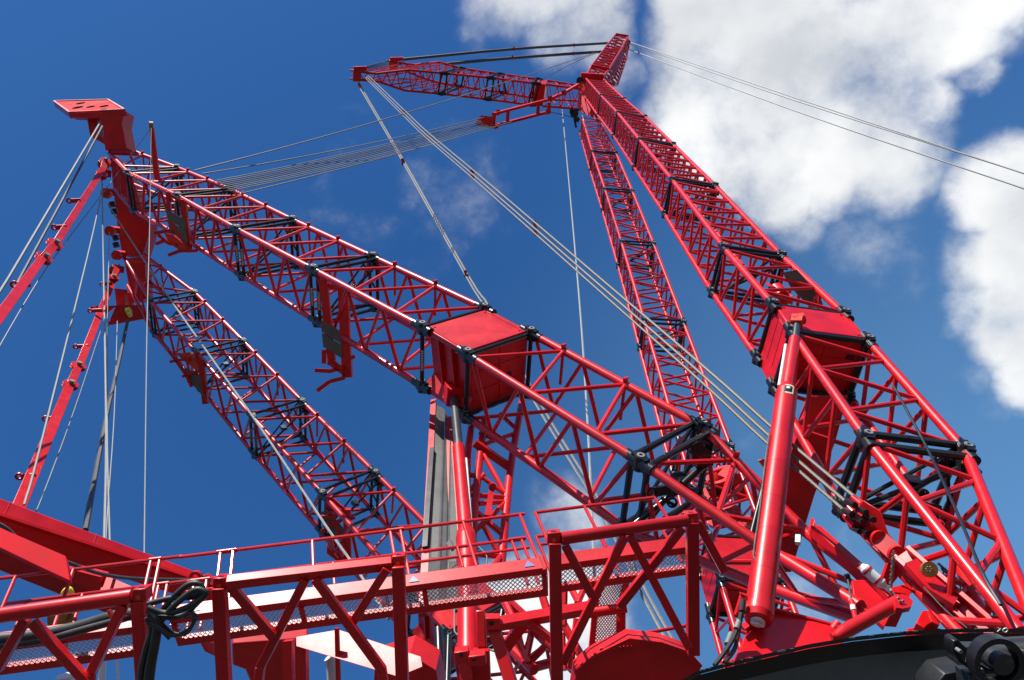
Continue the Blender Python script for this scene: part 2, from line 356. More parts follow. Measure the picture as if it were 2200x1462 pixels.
# black hydraulic pinning gear inside the last joint of the long mast
m = MB(); slab(m, [(1484, 958), (1500, 950), (1530, 972), (1526, 1000), (1508, 1012), (1488, 990)], 26.4, .5); m.bar(P(1478, 968, 26.2), P(1530, 998, 26.2), .08, .3, VIEW)
m.tube(P(1512, 1000, 26.6), P(1445, 1062, 25.8), .13).tube(P(1445, 1062, 25.8), P(1362, 1128, 25.4), .11); m.bar(P(1452, 1040, 25.9), P(1482, 1066, 25.9), .4, .3, VIEW)
m.bar(P(1404, 1058, 25.5), P(1440, 1050, 25.5), .3, .25, VIEW).ring(P(1402, 1060, 25.3), VIEW, .2, .13, .1).ring(P(1444, 1080, 25.3), VIEW, .18, .11, .1).bar(P(1420, 1070, 25.4), P(1450, 1086, 25.4), .1, .1, VIEW)
m.build('pinning_gear', BLK, mastA)
m = MB(); slab(m, [(2010, 1000), (2032, 982), (2058, 1000), (2050, 1018), (2024, 1016)], 20.4, .3); m.tube(P(2050, 1000, 20.6), P(1950, 1060, 20), .08).tube(P(1950, 1050, 20.2), P(1990, 1100, 20), .09).bar(P(1975, 1058, 20), P(1988, 1078, 20), .2, .2, VIEW)
m.ring(P(1984, 1062, 19.8), VIEW, .14, .09, .08).bar(P(1975, 1086, 20.2), P(2015, 1095, 20.4), .25, .2, VIEW).tube(P(2008, 1112, 20.6), P(2014, 1092, 20.4), .12)
PG.append(m)
BU, BVV = (1.351, 1.116, .411), (.184, -.707, 1.314)
BD = V3((.7791, -.7534, -.5151))
B = [fpx((266, 553, 67), (309, 548, 69), (274, 614, 68), (318, 602, 70))]
for c in ((-28.394, 64.696, 2.256), (-22.164, 58.672, -1.861), (-15.992, 52.655, -6.021), (-9.92, 46.84, -9.945)): B.append(frame(c, BU, BVV))
for t in (7.6, 10.3, 15.5): B.append(frame(V3((-9.92, 46.84, -9.945)) + BD * t, BU, BVV))
mastB = boom('lattice_mast', 'shorter red lattice mast behind the long one, its foot hidden by the catwalk', B,
             [3, 'l', 'l', 'l', 'l', 'x', 'l'], .165, .092, .088, 1.95, .36, 'lattice masts of the crane', marks=(3,), singles=(5, 6), last=7)

CU, CVV = (1.338, .056, -.17), (.144, -.445, .981)
C = [frame(c, CU, CVV) for c in ((11.558, 111.349, 36.965), (11.431, 88.658, 26.872), (11.435, 74.826, 20.802), (11.257, 60.995, 14.59), (11.097, 47.902, 8.712),
                                 (10.838, 35.432, 3.02), (10.835, 28.833, .132), (10.746, 26.731, -.871), (10.482, 20.647, -3.749))]
C.append(fpx((2190, 1358, 14.3), (2226, 1345, 14.6), (2108, 1412, 14.8), (2150, 1400, 15.2)))
boomC = boom('lattice_boom', 'thick red lattice boom nearest the right edge, carrying the big cylinder', C,
             ['l', 'l', 'l', 'l', 'l', 'l', 'x', 'l', 5], .142, .076, .08, 1.43, .30, 'lattice booms of the crane', singles=(6, 7))
PG[0].build('pinning_gear', BLK, boomC)
DU, DVV = (1.347, .036, -.077), (.068, -.539, .929)
D = [fpx((1250, 250, 103), (1286, 254, 103), (1245, 282, 104), (1280, 286, 104))]
for c in ((10.362, 87.24, 20.221), (10.439, 76.008, 13.765), (10.419, 64.544, 7.133), (10.295, 52.809, .316), (10.155, 41.082, -6.507)): D.append(frame(c, DU, DVV))
for t in (8.9, 12.3, 17.5): D.append(frame(V3((10.155, 41.082, -6.507)) + V3((-.0043, -.6488, -.3762)) * t, DU, DVV))
boomD = boom('lattice_boom', 'slim red lattice boom crossed low down by the long lattice mast', D,
             ['l', 'l', 'l', 'l', 'l', 'l', 'x', 3], .138, .072, .078, 1.42, .30, 'lattice booms of the crane', singles=(6, 7))

# jib and jib mast at the boom head
E_ = [fpx((771, 154, 100), (856, 135, 104), (771, 172, 100.6), (862, 149, 104.6)),
      fpx((808, 159, 100.3), (890, 140, 104.2), (810, 175, 100.9), (905, 167, 104.8)),
      fpx((877, 151, 100.8), (942, 134, 104.4), (870, 195, 101.6), (937, 177, 105.2)),
      fpx((955, 158, 101.4), (992, 148, 104.8), (948, 202, 102.2), (985, 186, 105.6)),
      fpx((1055, 168, 102.2), (1075, 160, 105.4), (1048, 214, 103.0), (1080, 200, 106.2)),
      fpx((1152, 180, 103), (1156, 171, 106), (1141, 226, 103.8), (1150, 212, 106.8)),
      fpx((1172, 182, 103.2), (1176, 174, 106.2), (1166, 229, 104), (1172, 214, 107)),
      fpx((1248, 192, 103.8), (1252, 186, 106.8), (1242, 234, 104.6), (1248, 218, 107.6))]
jr = thing('luffing_jib', P(1245, 205, 105), 'red lattice jib pointing left from the boom top, with a forked tip', 'crane jib')
for k, n in enumerate((3, 5, 5, 7, 7, None, 5)):
    if n: section(jr, E_[k], E_[k + 1], .16, .07, 2, nd=n)
for k in (3, 4, 5):
    joint(jr, E_[k], (E_[k + 1][0] - E_[k][0]).normalized(), .15, .12, .4, brace=False)
m = MB().hexa([E_[5][0], E_[5][1], E_[5][3], E_[5][2], E_[6][0], E_[6][1], E_[6][3], E_[6][2]]); m.build('box_insert', RED2, jr)
for q, dd in (((758, 149, 776, 176), 100), ((836, 129, 855, 149), 104)):
    m = MB(); x0, y0, x1, y1 = q
    m.hexa([P(x0, y0, dd), P(x1, y0, dd), P(x1, y1, dd), P(x0, y1, dd), P(x0, y0, dd + 1.6), P(x1, y0, dd + 1.6), P(x1, y1, dd + 1.6), P(x0, y1, dd + 1.6)])
    nb = m.build('jib_nose', RED, jr, bevel=.1)
    m = MB()
    for k in range(2): m.tube(P(x0 - 6, y0 + 3 + k * 18, dd + .6), P(x1, y0 + 3 + k * 18, dd + .6), .12)
    m.bar(P(x0 + 2, y0 - 1, dd), P(x1 + 12, y0 - 2, dd), .5, .35, UP); m.build('nose_plate', RED, nb)
MB().tube(P(771, 178, 100), P(772, 186, 100), .16).tube(P(772, 183, 99.8), P(775, 188, 99.8), .22).build('cable_anchor', RED, jr)

G_ = [fpx((1323, 75, 128), (1349, 79, 128), (1328, 84, 131), (1350, 96, 131)), fpx((1305, 97, 122), (1337, 103, 122), (1316, 108, 124), (1346, 124, 124)),
      fpx((1270, 144, 112), (1308, 151, 112), (1300, 165, 114), (1326, 184, 114)), fpx((1262, 160, 108), (1296, 165, 108), (1290, 176, 109), (1312, 186, 109))]
gr_ = thing('jib_strut', P(1285, 165, 109), 'short red lattice strut standing highest of all, above the jib', 'crane strut')
for k, n in enumerate((7, 15, 3)):
    section(gr_, G_[k], G_[k + 1], .16, .09, 2, nd=n)
m = MB()
for a, b, t0, t1 in ((1, 2, .08, .92),):
    m.prism([lerp(G_[a][1], G_[b][1], t0), lerp(G_[a][1], G_[b][1], t1), lerp(lerp(G_[a][1], G_[a][3], .45), lerp(G_[b][1], G_[b][3], .45), t1), lerp(lerp(G_[a][1], G_[a][3], .45), lerp(G_[b][1], G_[b][3], .45), t0)], W((.2, .2, 0)))
m.build('side_plate', RED2, gr_)
m = MB()
for k in range(10):
    m.tube(lerp(G_[1][0], G_[2][0], (k + .5) / 10), lerp(G_[1][1], G_[2][1], (k + .5) / 10), .13, n=6)
m.build('cross_bar', RED, gr_)
m = MB().bar(G_[0][0], G_[0][1], .5, .5, UP).bar(G_[2][0], G_[2][1], .7, .6, UP); m.disc(P(1348, 92, 130), VIEW, .5, .4).disc(P(1346, 102, 129), VIEW, .5, .4); m.build('head_beam', RED, gr_)

# boom head plates joining the two boom legs
hr = thing('boom_junction', P(1262, 215, 106), 'dark red plated junction where jib, strut and both lattice booms meet', 'junction')
m = MB().hexa([P(1246, 168, 108), P(1262, 168, 108), P(1258, 236, 105), P(1240, 234, 105), P(1250, 168, 112), P(1290, 168, 112), P(1284, 240, 109), P(1244, 238, 109)]); m.build('head_plate', RED2, hr)
m = MB().bar(P(1248, 163, 107.5), P(1296, 166, 107.5), .8, .6, UP).hexa([P(1250, 205, 106), P(1300, 250, 100), P(1290, 262, 100), P(1247, 240, 105), P(1252, 205, 108), P(1302, 250, 102), P(1292, 262, 102), P(1249, 240, 107)]); m.build('head_beam', RED2, hr)
m = MB()
for x, y, r in ((1234, 245, .55), (1246, 175, .5), (1240, 258, .35), (1228, 240, .3)): m.disc(P(x, y, 104), VIEW, r, .5)
m.tube(P(1232, 246, 104), P(1238, 275, 104), .15).tube(P(1226, 238, 104), P(1245, 236, 104), .2); m.build('sheave', BLK, hr)

# ------------------------------------------------------------------ mast head with its top plate and hook frame
mh = thing('mast_junction', P(285, 500, 64), 'dark red plated junction joining both mast tops, with a holed plate above', 'junction')
th = W((0, 0, -.3)) + HIN * .15
pl = [(116, 218), (232, 215), (267, 236), (149, 242)]
nn = (HIN + W((.2, 0, .1))).normalized(); m = MB(); top = [onplane(x, y, P(240, 238, 60.7), nn) for x, y in pl]
m.prism(top, nn * .12)
mt = m.build('top_plate', RED3, mh)
m = MB()
for a, b in ((0, 1), (1, 2), (2, 3), (3, 0)): m.bar(top[a] + nn * .2, top[b] + nn * .2, .14, .55, nn)
m.build('plate_rim', RED, mt)
ex = (top[1] - top[0]); ey = (top[3] - top[0])
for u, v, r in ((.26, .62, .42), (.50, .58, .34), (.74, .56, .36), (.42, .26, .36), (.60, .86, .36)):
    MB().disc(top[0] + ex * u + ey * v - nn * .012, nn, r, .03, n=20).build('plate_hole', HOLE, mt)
m = MB()
slab(m, [(267, 238), (262, 267), (272, 318), (226, 322), (222, 278), (210, 246)], 60.8, 1.6); m.build('head_column', RED2, mh)
m = MB(); slab(m, [(186, 250), (194, 295), (206, 299), (226, 312), (226, 303), (213, 290), (208, 252)], 61.6, 1.2)
slab(m, [(152, 244), (266, 238), (264, 246), (200, 254), (153, 252)], 60.9, .8); m.build('head_leg', RED2, mh)
m = MB(); slab(m, [(236, 330), (290, 398), (300, 462), (321, 480), (319, 506), (306, 549), (263, 550), (253, 492), (245, 420)], 64.4, 1.6, .022); m.build('cross_column', RED2, mh)
m = MB(); slab(m, [(266, 556), (310, 552), (316, 640), (300, 650), (276, 610)], 69.2, 1.2); m.build('cross_column', RED2, mh)
m = MB(); slab(m, [(246, 620), (266, 622), (270, 656), (250, 658)], 67, .6); slab(m, [(270, 628), (282, 630), (284, 660), (274, 660)], 68.4, .4); m.build('hook_post', RED2, mh)
m = MB(); slab(m, [(232, 697), (310, 681), (304, 656), (250, 656)], 66.2, .2); m.bar(P(232, 696, 66), P(310, 682, 66), .3, .3, VIEW); m.build('hook_base', RED2, mh)
m = MB(); slab(m, [(197, 658), (249, 657), (226, 676)], 66, .2); m.bar(P(197, 661, 65.8), P(226, 678, 65.8), .3, .3, VIEW); m.build('hook_flange', RED2, mh)
MB().disc(P(276, 668, 64.6), W((1, 0, .3)), .28, .3).disc(P(279, 676, 64.5), W((1, 0, .3)), .22, .25).build('shackle', YEL, mh)
for x, y, dd in ((229, 350, 61.6), (224, 372, 61), (235, 412, 63), (243, 493, 65), (257, 545, 66.5), (252, 578, 66)):
    m = MB().bar(P(x - 9, y, dd), P(x + 14, y + 2, dd + .5), .5, .35, UP); m.disc(P(x - 6, y + 4, dd - .1), VIEW, .42, .35); m.build('rope_guide', RED, mh)
m = MB()
for x, y in ((240, 435), (244, 450), (247, 507), (248, 522), (206, 275)): m.tube(P(x, y, 62.6), P(x + 3, y + 9, 62.6), .26)
m.build('guide_roller', BLK, mh)
# pole with a small sheave on the near mast leg
m = MB().tube(P(326, 275, 55), P(338, 392, 55.5), .17, .24); pr = m.build('signal_pole', RED, mastA)
MB().disc(P(325, 272, 54.9), W((1, .4, 0)), .34, .25).build('pole_sheave', BRN, pr)

# service platforms hanging on the mast legs
def platform(root, d, posts, panel, arms, extra=()):
    first = None
    m = MB()
    for (x0, y0, x1, y1, w) in posts:
        a, b = P(x0, y0, d), P(x1, y1, d + .25); m.bar(a, b, w, w * .8, VIEW)
    for i in range(len(posts) - 1):
        a, b = posts[i], posts[i + 1]
        for t in (.06, .95): m.bar(lerp(P(a[0], a[1], d), P(a[2], a[3], d), t), lerp(P(b[0], b[1], d), P(b[2], b[3], d), t), .18, .14, VIEW)
    pf = m.build('service_platform', RED, root)
    if panel:
        q = [P(x, y, d - .06) for x, y in panel]
        a, b, c, e = q; mid0, mid1 = lerp(a, e, .47), lerp(b, c, .47)
        m = MB().prism([a, b, lerp(a, e, .46).lerp(b, 0) if 0 else lerp(b, c, .46), lerp(a, e, .46)], VIEW * .08).prism([lerp(a, e, .49), lerp(b, c, .49), c, e], VIEW * .08)
        m.build('grille_panel', GRY, pf)
    for ar in arms:
        m = MB()
        for k in range(len(ar) - 1): m.bar(P(*ar[k], d - .1), P(*ar[k + 1], d - .1), .2, .16, VIEW)
        m.build('arm', RED, pf)
    for poly in extra:
        m = MB(); slab(m, poly, d + .1, .3); m.build('bracket', ORG, pf)
platform(mastA, 50.3, [(361, 414, 366, 480, .25), (394, 430, 407, 543, .34)], [(356, 450), (398, 472), (403, 524), (364, 496)],
         [[(332, 502), (356, 497), (372, 500)], [(362, 549), (385, 540), (405, 539)], [(335, 525), (352, 518)], [(340, 505), (362, 524), (378, 526)], [(405, 540), (424, 539)]],
         [[(352, 500), (372, 505), (400, 530), (402, 540), (385, 538), (362, 522)]])
platform(mastA, 38.9, [(695, 601, 714, 784, .40), (737, 611, 747, 811, .50)], [(689, 687), (733, 713), (735, 771), (694, 745)],
         [[(738, 790), (710, 798), (677, 796)], [(741, 812), (709, 820), (682, 840)], [(705, 778), (738, 802)], [(750, 771), (763, 766)], [(696, 752), (696, 782)]])
platform(mastB, 55.6, [(423, 756, 430, 786, .3), (433, 778, 442, 868, .4)], [(394, 788), (433, 811), (436, 852), (410, 823)],
         [[(365, 778), (380, 775), (408, 772)], [(392, 810), (414, 800), (438, 797)], [(362, 752), (400, 806), (412, 832)]],
         [[(380, 762), (405, 757), (432, 786), (420, 795), (398, 778)]])
platform(mastB, 44.6, [(707, 1066, 710, 1100, .35), (746, 1094, 748, 1200, .42)], [(699, 1092), (738, 1136), (738, 1170), (701, 1130)],
         [[(688, 1113), (714, 1110), (741, 1097)], [(689, 1146), (712, 1126), (740, 1115)], [(704, 1180), (728, 1205), (748, 1200)], [(752, 1115), (763, 1112)]],
         [[(702, 1172), (708, 1178), (730, 1200), (726, 1208), (702, 1190)]])
# walkway grille and winch inside the thick boom leg
m = MB(); slab(m, [(1682, 586), (1712, 580), (1762, 636), (1770, 662), (1742, 662), (1700, 618)], 31.5, .06); m.build('grille_panel', GRY, boomC)
m = MB()
m.disc(P(1668, 622, 31.2), W((.5, -.2, .8)), .46, .1).disc(P(1680, 640, 30.6), W((.5, -.2, .8)), .5, .1).tube(P(1668, 622, 31.2), P(1680, 640, 30.6), .3, n=20)
m.disc(P(1640, 660, 30.9), W((.5, -.2, .8)), .4, .12).bar(P(1640, 662, 31), P(1700, 640, 31), .3, .3, UP); m.build('winch', RED, boomC)
m = MB(); ax = W((.4, .2, -.75))
for x, y, r in ((1550, 1022, .78), (1538, 1056, .78), (1562, 1056, .62), (1556, 1110, .9)):
    m.disc(P(x, y, 38.5), ax, r, .16, n=32)
m.tube(P(1550, 1022, 38.5), P(1538, 1056, 38.5), .5, n=24); m.bar(P(1575, 1020, 38.2), P(1592, 1075, 38), .5, .5, UP); wd_ = m.build('winch', RED, boomD)
MB().ring(P(1543, 1045, 38.45), ax, .6, .5, .6).build('rope_layer', BLK, wd_)
m = MB(); slab(m, [(1533, 1165), (1578, 1172), (1594, 1230), (1600, 1240), (1545, 1225)], 34.6, .15); m.build('warning_plate', ORG, boomD)
m = MB(); slab(m, [(1580, 1168), (1612, 1110), (1618, 1200), (1602, 1236)], 35, .4); m.build('side_plate', ORG, boomD)
m = MB(); m.bar(P(1750, 1140, 22.6), P(1918, 1294, 19.2), .30, .34, HIN)
wallplate(m, [(1830, 1246), (1866, 1246), (1914, 1310), (1900, 1348), (1836, 1290)], 19.6, .12)
m.prism([P(1742, 1150, 22.9), P(1751, 1116, 23.3), P(1754, 1142, 23)], VIEW * .3); m.build('foot_plate', RED2, mastA, bevel=.02)
# ------------------------------------------------------------------ pendant bars on the left
def pendant(label, segs, links, tabs, d_fn, pts_w):
    r = thing('pendant_bar', P(*segs[0][0]), label, 'crane pendant', 'flat pendant bars behind the mast')
    for a, b, w in segs:
        pa, pb = P(*a), P(*b); ry = ((pa + pb) / 2 - EYE).normalized(); MB().bar(pa, pb, .14, w * 1.15, ry.cross(pb - pa)).build('strap', RED, r, bevel=.015)
    for a, b, rr in links:
        pa, pb = P(*a), P(*b); dr = (pb - pa).normalized(); n = ((pa + pb) / 2 - EYE).normalized(); n = (n - dr * n.dot(dr)).normalized(); sd = n.cross(dr).normalized(); m = MB()
        for o in (-.1, .1):
            m.disc(pa + n * o, n, rr, .05, n=28).disc(pb + n * o, n, rr, .05, n=28)
            m.bar(pa + n * o, pb + n * o, .09, rr * 1.05, sd)
        lk = m.build('link_plate', RED, r, bevel=.01)
        MB().disc(pa - n * .2, n, rr * .32, .3, n=18).disc(pb - n * .2, n, rr * .32, .3, n=18).build('link_pin', STL, lk)
    for x, y, d, w in tabs:
        m = MB().bar(P(x - w, y, d), P(x + w * .7, y - 1, d), .28, .07, UP); m.ring(P(x - w * 1.15, y, d), UP, .2, .1, .07, n=14)
        m.build('guide_tab', RED, r)
    return r
pendant('red flat pendant bar running off the left edge, beside the stay rods', [((222, 362, 58), (120, 524, 43), .36), ((96, 548, 41), (-60, 760, 26), .36)],
        [((117, 526, 42.5), (94, 556, 40.5), .42), ((226, 348, 59), (218, 376, 57.5), .40)], [(164, 432, 50, 13), (133, 489, 45.5, 14), (52, 612, 36, 18)], None, None)
pendant('red flat pendant bar running down to the big box girder at lower left', [((250, 585, 66), (172, 782, 50), .42), ((150, 828, 47), (34, 1105, 31), .46)],
        [((168, 788, 49.5), (151, 828, 47), .46), ((252, 576, 66), (244, 598, 64), .42)], [(233, 611, 62, 12), (210, 668, 57, 14), (180, 745, 52.5, 15), (118, 900, 42, 17), (64, 1024, 34.5, 19)], None, None)

# ------------------------------------------------------------------ ropes and cables
def rope(name, label, pts, r, m_, cat='rope', group=None, clamps=(), n=6, sm=True):
    o = MB().path([P(*p) for p in pts], r, n=n, sub=5, smooth=sm).build(name, m_); tag(o, label, cat, group)
    return o
def along(a, b, t):                            # pixel + depth of the point t of the way (in the picture) between two points
    q = lerp((a[0], a[1], 0), (b[0], b[1], 0), t); return (q.x, q.y, 1 / ((1 - t) / a[2] + t / b[2]))
rope('stay_rod', 'bright steel rod from the mast top to the left edge', [(213, 268, 60), (20, 595, 40), (-40, 690, 36)], .075, ROPE, 'stay rod', 'rods behind the mast', sm=False)
rope('stay_rod', 'dark steel rod just below the bright one at the left edge', [(220, 272, 60), (20, 640, 40), (-40, 740, 36)], .08, DST, 'stay rod', 'rods behind the mast', sm=False)
Lr = [('pale hoist rope slanting down left across the inner pendant bar', [(216, 428, 62), (186, 560, 52), (88, 955, 34), (52, 1085, 30)], .05, ROPE),
      ('pale double hoist rope hanging nearly plumb left of the mast, thickest of the group', [(219, 380, 62), (222, 560, 55), (228, 900, 36), (224, 1170, 28), (222, 1300, 25)], .05, ROPE),
      ('pale hoist rope hanging just right of the thickest one by the hook frame', [(235, 500, 62), (232, 640, 52), (230, 900, 36), (236, 1160, 28), (238, 1260, 26)], .035, ROPE),
      ('thin rope crossing behind the pale hoist ropes at left', [(252, 690, 56), (246, 880, 40), (231, 1100, 31), (226, 1200, 28)], .025, ROPE),
      ('thin white rope hanging down from the signal pole in front of the mast legs', [(325, 276, 54), (322, 470, 48), (316, 700, 36), (310, 1190, 24), (308, 1300, 22)], .024, ROPE),
      ('thin slack line from the signal pole tip to the left rope guides', [(322, 278, 54.5), (240, 390, 58), (140, 522, 44), (75, 615, 38), (-50, 830, 29)], .026, STL),
      ('thin bright line beside the inner pendant bar', [(216, 712, 52), (160, 880, 42), (93, 1062, 31), (70, 1110, 30)], .028, STL)]
for lb, pts, r, mm in Lr: rope('hoist_rope', lb, pts, r, mm, 'rope', 'hoist ropes at the left')
rope('hoist_cable', 'thick dark cable curving from the yellow shackle down to the box girder', [(274, 690, 64), (255, 780, 56), (232, 880, 47), (205, 1020, 38), (183, 1140, 31)], .125, DST, 'cable')
rope('hoist_rope', 'pale rope running down across the face of the farther mast leg', [(232, 440, 62), (300, 545, 60), (380, 664, 52), (560, 920, 40), (700, 1130, 33), (765, 1222, 30.5), (835, 1330, 27)], .055, ROPE, 'rope', 'hoist ropes at the left')
def trio_path(a, b, offs, ts):
    return [[(lambda q: (q[0] + o[0] * (1 - .0 * t), q[1] + o[1], q[2]))(along(a, b, t)) for t in ts] for o in offs]
def clamp(r, x, y, d, s, m_=RED):
    m = MB(); k = d / F
    m.disc(P(x, y - 6 * s, d), VIEW, 4.2 * k * s, 6 * k).disc(P(x + 1, y + 5 * s, d), VIEW, 4.2 * k * s, 6 * k); m.bar(P(x, y - 8 * s, d), P(x + 1, y + 8 * s, d), 5 * k * s, 4 * k, VIEW)
    return m.build('cable_clamp', m_, r)
def cableset(label, paths, rs, mm, clamps, name='boom_stay_cable'):
    r = thing(name, P(*paths[0][-1]), label, 'stay cable', 'stay cables of the jib')
    for pts, rad in zip(paths, rs): MB().path([P(*p) for p in pts], rad, n=6, sub=4).build('cable_strand', mm, r)
    for c in clamps: clamp(r, *c)
    return r
cableset('pair of steel stay cables from the jib tip dropping behind the long mast', [[(770, 184, 100), (865, 348, 86), (1000, 592, 66), (1046, 668, 61), (1147, 862, 51), (1290, 1100, 42), (1380, 1280, 37), (1440, 1392, 34)],
          [(774, 184, 100), (868, 346, 86), (1006, 592, 66), (1054, 664, 61), (1160, 866, 51), (1300, 1096, 42), (1390, 1275, 37), (1455, 1392, 34)]], (.085, .085), STL, [(865, 349, 85.8, .8), (1000, 590, 66, .9)])
a0, b0 = (786, 163, 100), (1838, 1092, 17.6)
ts = (0, .075, .12, .22, .36, .5, .65, .8, .9, 1)
tp = [along(a0, b0, t) for t in ts]
pix = [(786, 163), (868, 243), (915, 288), (1015, 373), (1150, 490), (1290, 612), (1440, 742), (1560, 848), (1655, 935), (1838, 1092)]
P3 = []
for off in ((5, -5), (-1, 1), (-7, 5)):
    row = []
    for i, (x, y) in enumerate(pix):
        t = (x - 786) / 1052; d = 1 / ((1 - t) / 100 + t / 19.3); s = .5 + 1.9 * t
        row.append((x + off[0] * s, y + off[1] * s, d))
    P3.append(row)
cs = cableset('three twisted stay cables from the jib tip to the red link plates', P3, (.052, .052, .048), TAN,
              [(868, 243, 86, .8), (1015, 374, 61, 1.1), (1148, 484, 47, 1.0), (1150, 498, 47, 1.0)])
m = MB()
for row in P3:
    for k in range(len(row) - 4, len(row) - 1):
        pa, pb = P(*row[k]), P(*row[k + 1]); n_ = int((pb - pa).length / .16)
        for i in range(n_):
            c = lerp(pa, pb, (i + .5) / n_); ax = ((pb - pa).normalized() + VIEW.cross(pb - pa).normalized() * .9).normalized()
            m.tube(c - ax * .055, c + ax * .055, .024, n=5)
m.build('wire_lay', STL, cs)
cableset('upper thin backstay ropes leaving the strut toward the right edge', [[(1350, 90, 128), (1700, 208, 86), (2165, 362, 62), (2260, 394, 59)], [(1352, 95, 128), (1700, 214, 86), (2165, 362, 62), (2260, 396, 59)]], (.06, .06), STL, [], 'backstay_cable')
cableset('lower thin backstay rope leaving the strut toward the right edge', [[(1350, 106, 128), (1700, 236, 86), (2165, 394, 62), (2260, 428, 59)]], (.065,), STL, [(1372, 115, 124, .3)], 'backstay_cable')
cableset('upper dark pendant cable between jib tip and strut', [[(866, 128, 103), (1100, 106, 112), (1306, 93, 126)]], (.2,), DST, [(1104, 106, 112, .45), (1233, 98, 120, .35)], 'jib_pendant_cable')
cableset('lower dark pendant cable between jib and strut', [[(958, 138, 105), (1100, 125, 112), (1300, 111, 124)]], (.22,), DST, [(1101, 125, 112, .45), (1232, 116, 119, .35)], 'jib_pendant_cable')
for k in range(7):
    rope('nose_rope', 'one of the fine ropes strung between the two tips of the jib', [(768, 148 + k * 1.6, 100.3), (842, 128 + k * 2.6, 104.5)], .04, DST, 'rope', 'ropes between the jib tips', sm=False)
# ropes from the near mast leg to the sheave block
sag = lambda x0, y0, x1, y1, d0, d1, s: [(lambda q: (q[0], q[1] + s * 4 * t * (1 - t), q[2]))(along((x0, y0, d0), (x1, y1, d1), t)) for t in (0, .17, .33, .5, .67, .83, 1)]
rope('luffing_rope', 'topmost single rope from the near mast leg across to the strut, passing behind the jib', sag(417, 367, 1277, 114, 54, 118, 10), .05, STL, 'rope', 'luffing ropes')
rope('luffing_rope', 'second rope below the topmost one, ending at the sheave block', sag(434, 374, 1040, 253, 53.5, 97, 7), .05, STL, 'rope', 'luffing ropes')
for k in range(8):
    t = k / 7
    rope('luffing_rope', 'one of the bundled luffing ropes fanning from the mast leg to the sheave block', sag(462 + 32 * t, 389 + 22 * t, 1030 + 34 * t, 259 + 14 * t, 53 - 1.5 * t, 97, 6), .042, TAN if k in (2, 3, 4) else STL, 'rope', 'bundled luffing ropes')
rope('luffing_rope', 'lowest rope of the fan, a little apart from the bundle', sag(520, 416, 1100, 262, 51, 98, 4), .045, STL, 'rope', 'luffing ropes')
rope('hand_line', 'long pale line hanging from the boom top past the long mast', [(1208, 236, 104), (1225, 420, 84), (1246, 660, 58), (1262, 900, 44), (1275, 1180, 34), (1278, 1290, 31)], .07, ROPE, 'rope')
rope('tag_line', 'short thin line between link frame end and boom head', [(1178, 241, 101), (1205, 246, 102), (1240, 256, 103)], .05, DST, 'rope')
rope('tag_line', 'thin line slanting up from the jib to the strut foot', [(1170, 168, 105), (1240, 132, 112), (1286, 112, 120)], .04, DST, 'rope')
lf = thing('link_ladder', P(1170, 215, 100), 'pale red ladder-shaped link frame with a sheave block at its left end', 'link frame')
for pts in ([(1062, 245, 98), (1180, 214, 101), (1212, 200, 102.5), (1250, 178, 104)], [(1062, 271, 98), (1120, 256, 99.5), (1182, 240, 101)]):
    m = MB()
    for k in range(len(pts) - 1): m.bar(P(*pts[k]), P(*pts[k + 1]), .32, .42, UP)
    m.build('link_bar', RED, lf)
for x, y0, y1, d in ((1092, 238, 264, 98.6), (1157, 220, 247, 100.3), (1181, 213, 240, 101)):
    MB().bar(P(x, y0, d), P(x - 2, y1, d), .45, .3, VIEW).build('cross_bar', RED, lf)
m = MB(); slab(m, [(1022, 262), (1034, 248), (1062, 252), (1060, 274), (1040, 271)], 97, .5); slab(m, [(1020, 266), (1044, 262), (1060, 275), (1036, 271)], 96.2, .5); m.bar(P(1062, 244, 97.6), P(1058, 275, 97.6), .6, .4, VIEW)
m.build('sheave_block', RED, lf)
m = MB()
for x, y in ((1070, 243), (1066, 272), (1178, 241), (1182, 214), (1212, 201)): m.disc(P(x, y, 98.5), VIEW, .36, .6)
m.build('link_pin', RED, lf)

# ------------------------------------------------------------------ hydraulic cylinders
cy = thing('hydraulic_cylinder', P(1628, 1335, 17.2), 'big red hydraulic cylinder with a white end ring and a yellow edged sticker', 'hydraulic cylinder')
dcy = lambda t: along((1713, 690, 26.4), (1628, 1335, 17.2), t)
def cp(x, y):                                  # a point of the cylinder axis seen at height y
    t = (y - 690) / 645.; return P(x, y, 1 / ((1 - t) / 26.4 + t / 17.2))
axc = (cp(1628, 1335) - cp(1713, 690)).normalized()
MB().tube(cp(1713, 690), cp(1708, 735), .125, n=20).build('rod', CHR, cy)
MB().bar(cp(1714, 684), cp(1711, 698), .36, .36, UP).disc(cp(1714, 687), W((1, 0, .2)), .2, .42).build('rod_eye', ORG, cy)
b = MB().tube(cp(1708, 730), cp(1692, 835), .20, .215, n=28).tube(cp(1692, 832), cp(1690, 845), .235, .315, n=32).tube(cp(1690, 845), cp(1630, 1322), .315, n=40)
b.tube(cp(1632, 1306), cp(1630, 1322), .335, n=40).tube(cp(1630, 1322), cp(1628.5, 1334), .335, .29, n=40)
bb = b.build('barrel', RED, cy)
m = MB()
for y in (1005, 1080, 1150, 1234):
    x = 1690 - (y - 845) * 60 / 477; c = cp(x, y); m.ring(c, axc, .319, .30, .015, n=40)
m.build('weld_seam', RED2, bb)
e = cp(1628.3, 1335.5); eb = MB().ring(e + axc * .02, axc, .16, .07, .05, n=28).build('end_ring', WHT, bb)
MB().tube(e, e + axc * .1, .05, n=16).bar(e + axc * .07 - W((1, 0, -.3)) * .13, e + axc * .07 + W((1, 0, -.3)) * .15, .05, .07, axc).build('end_bolt', WHT, bb)
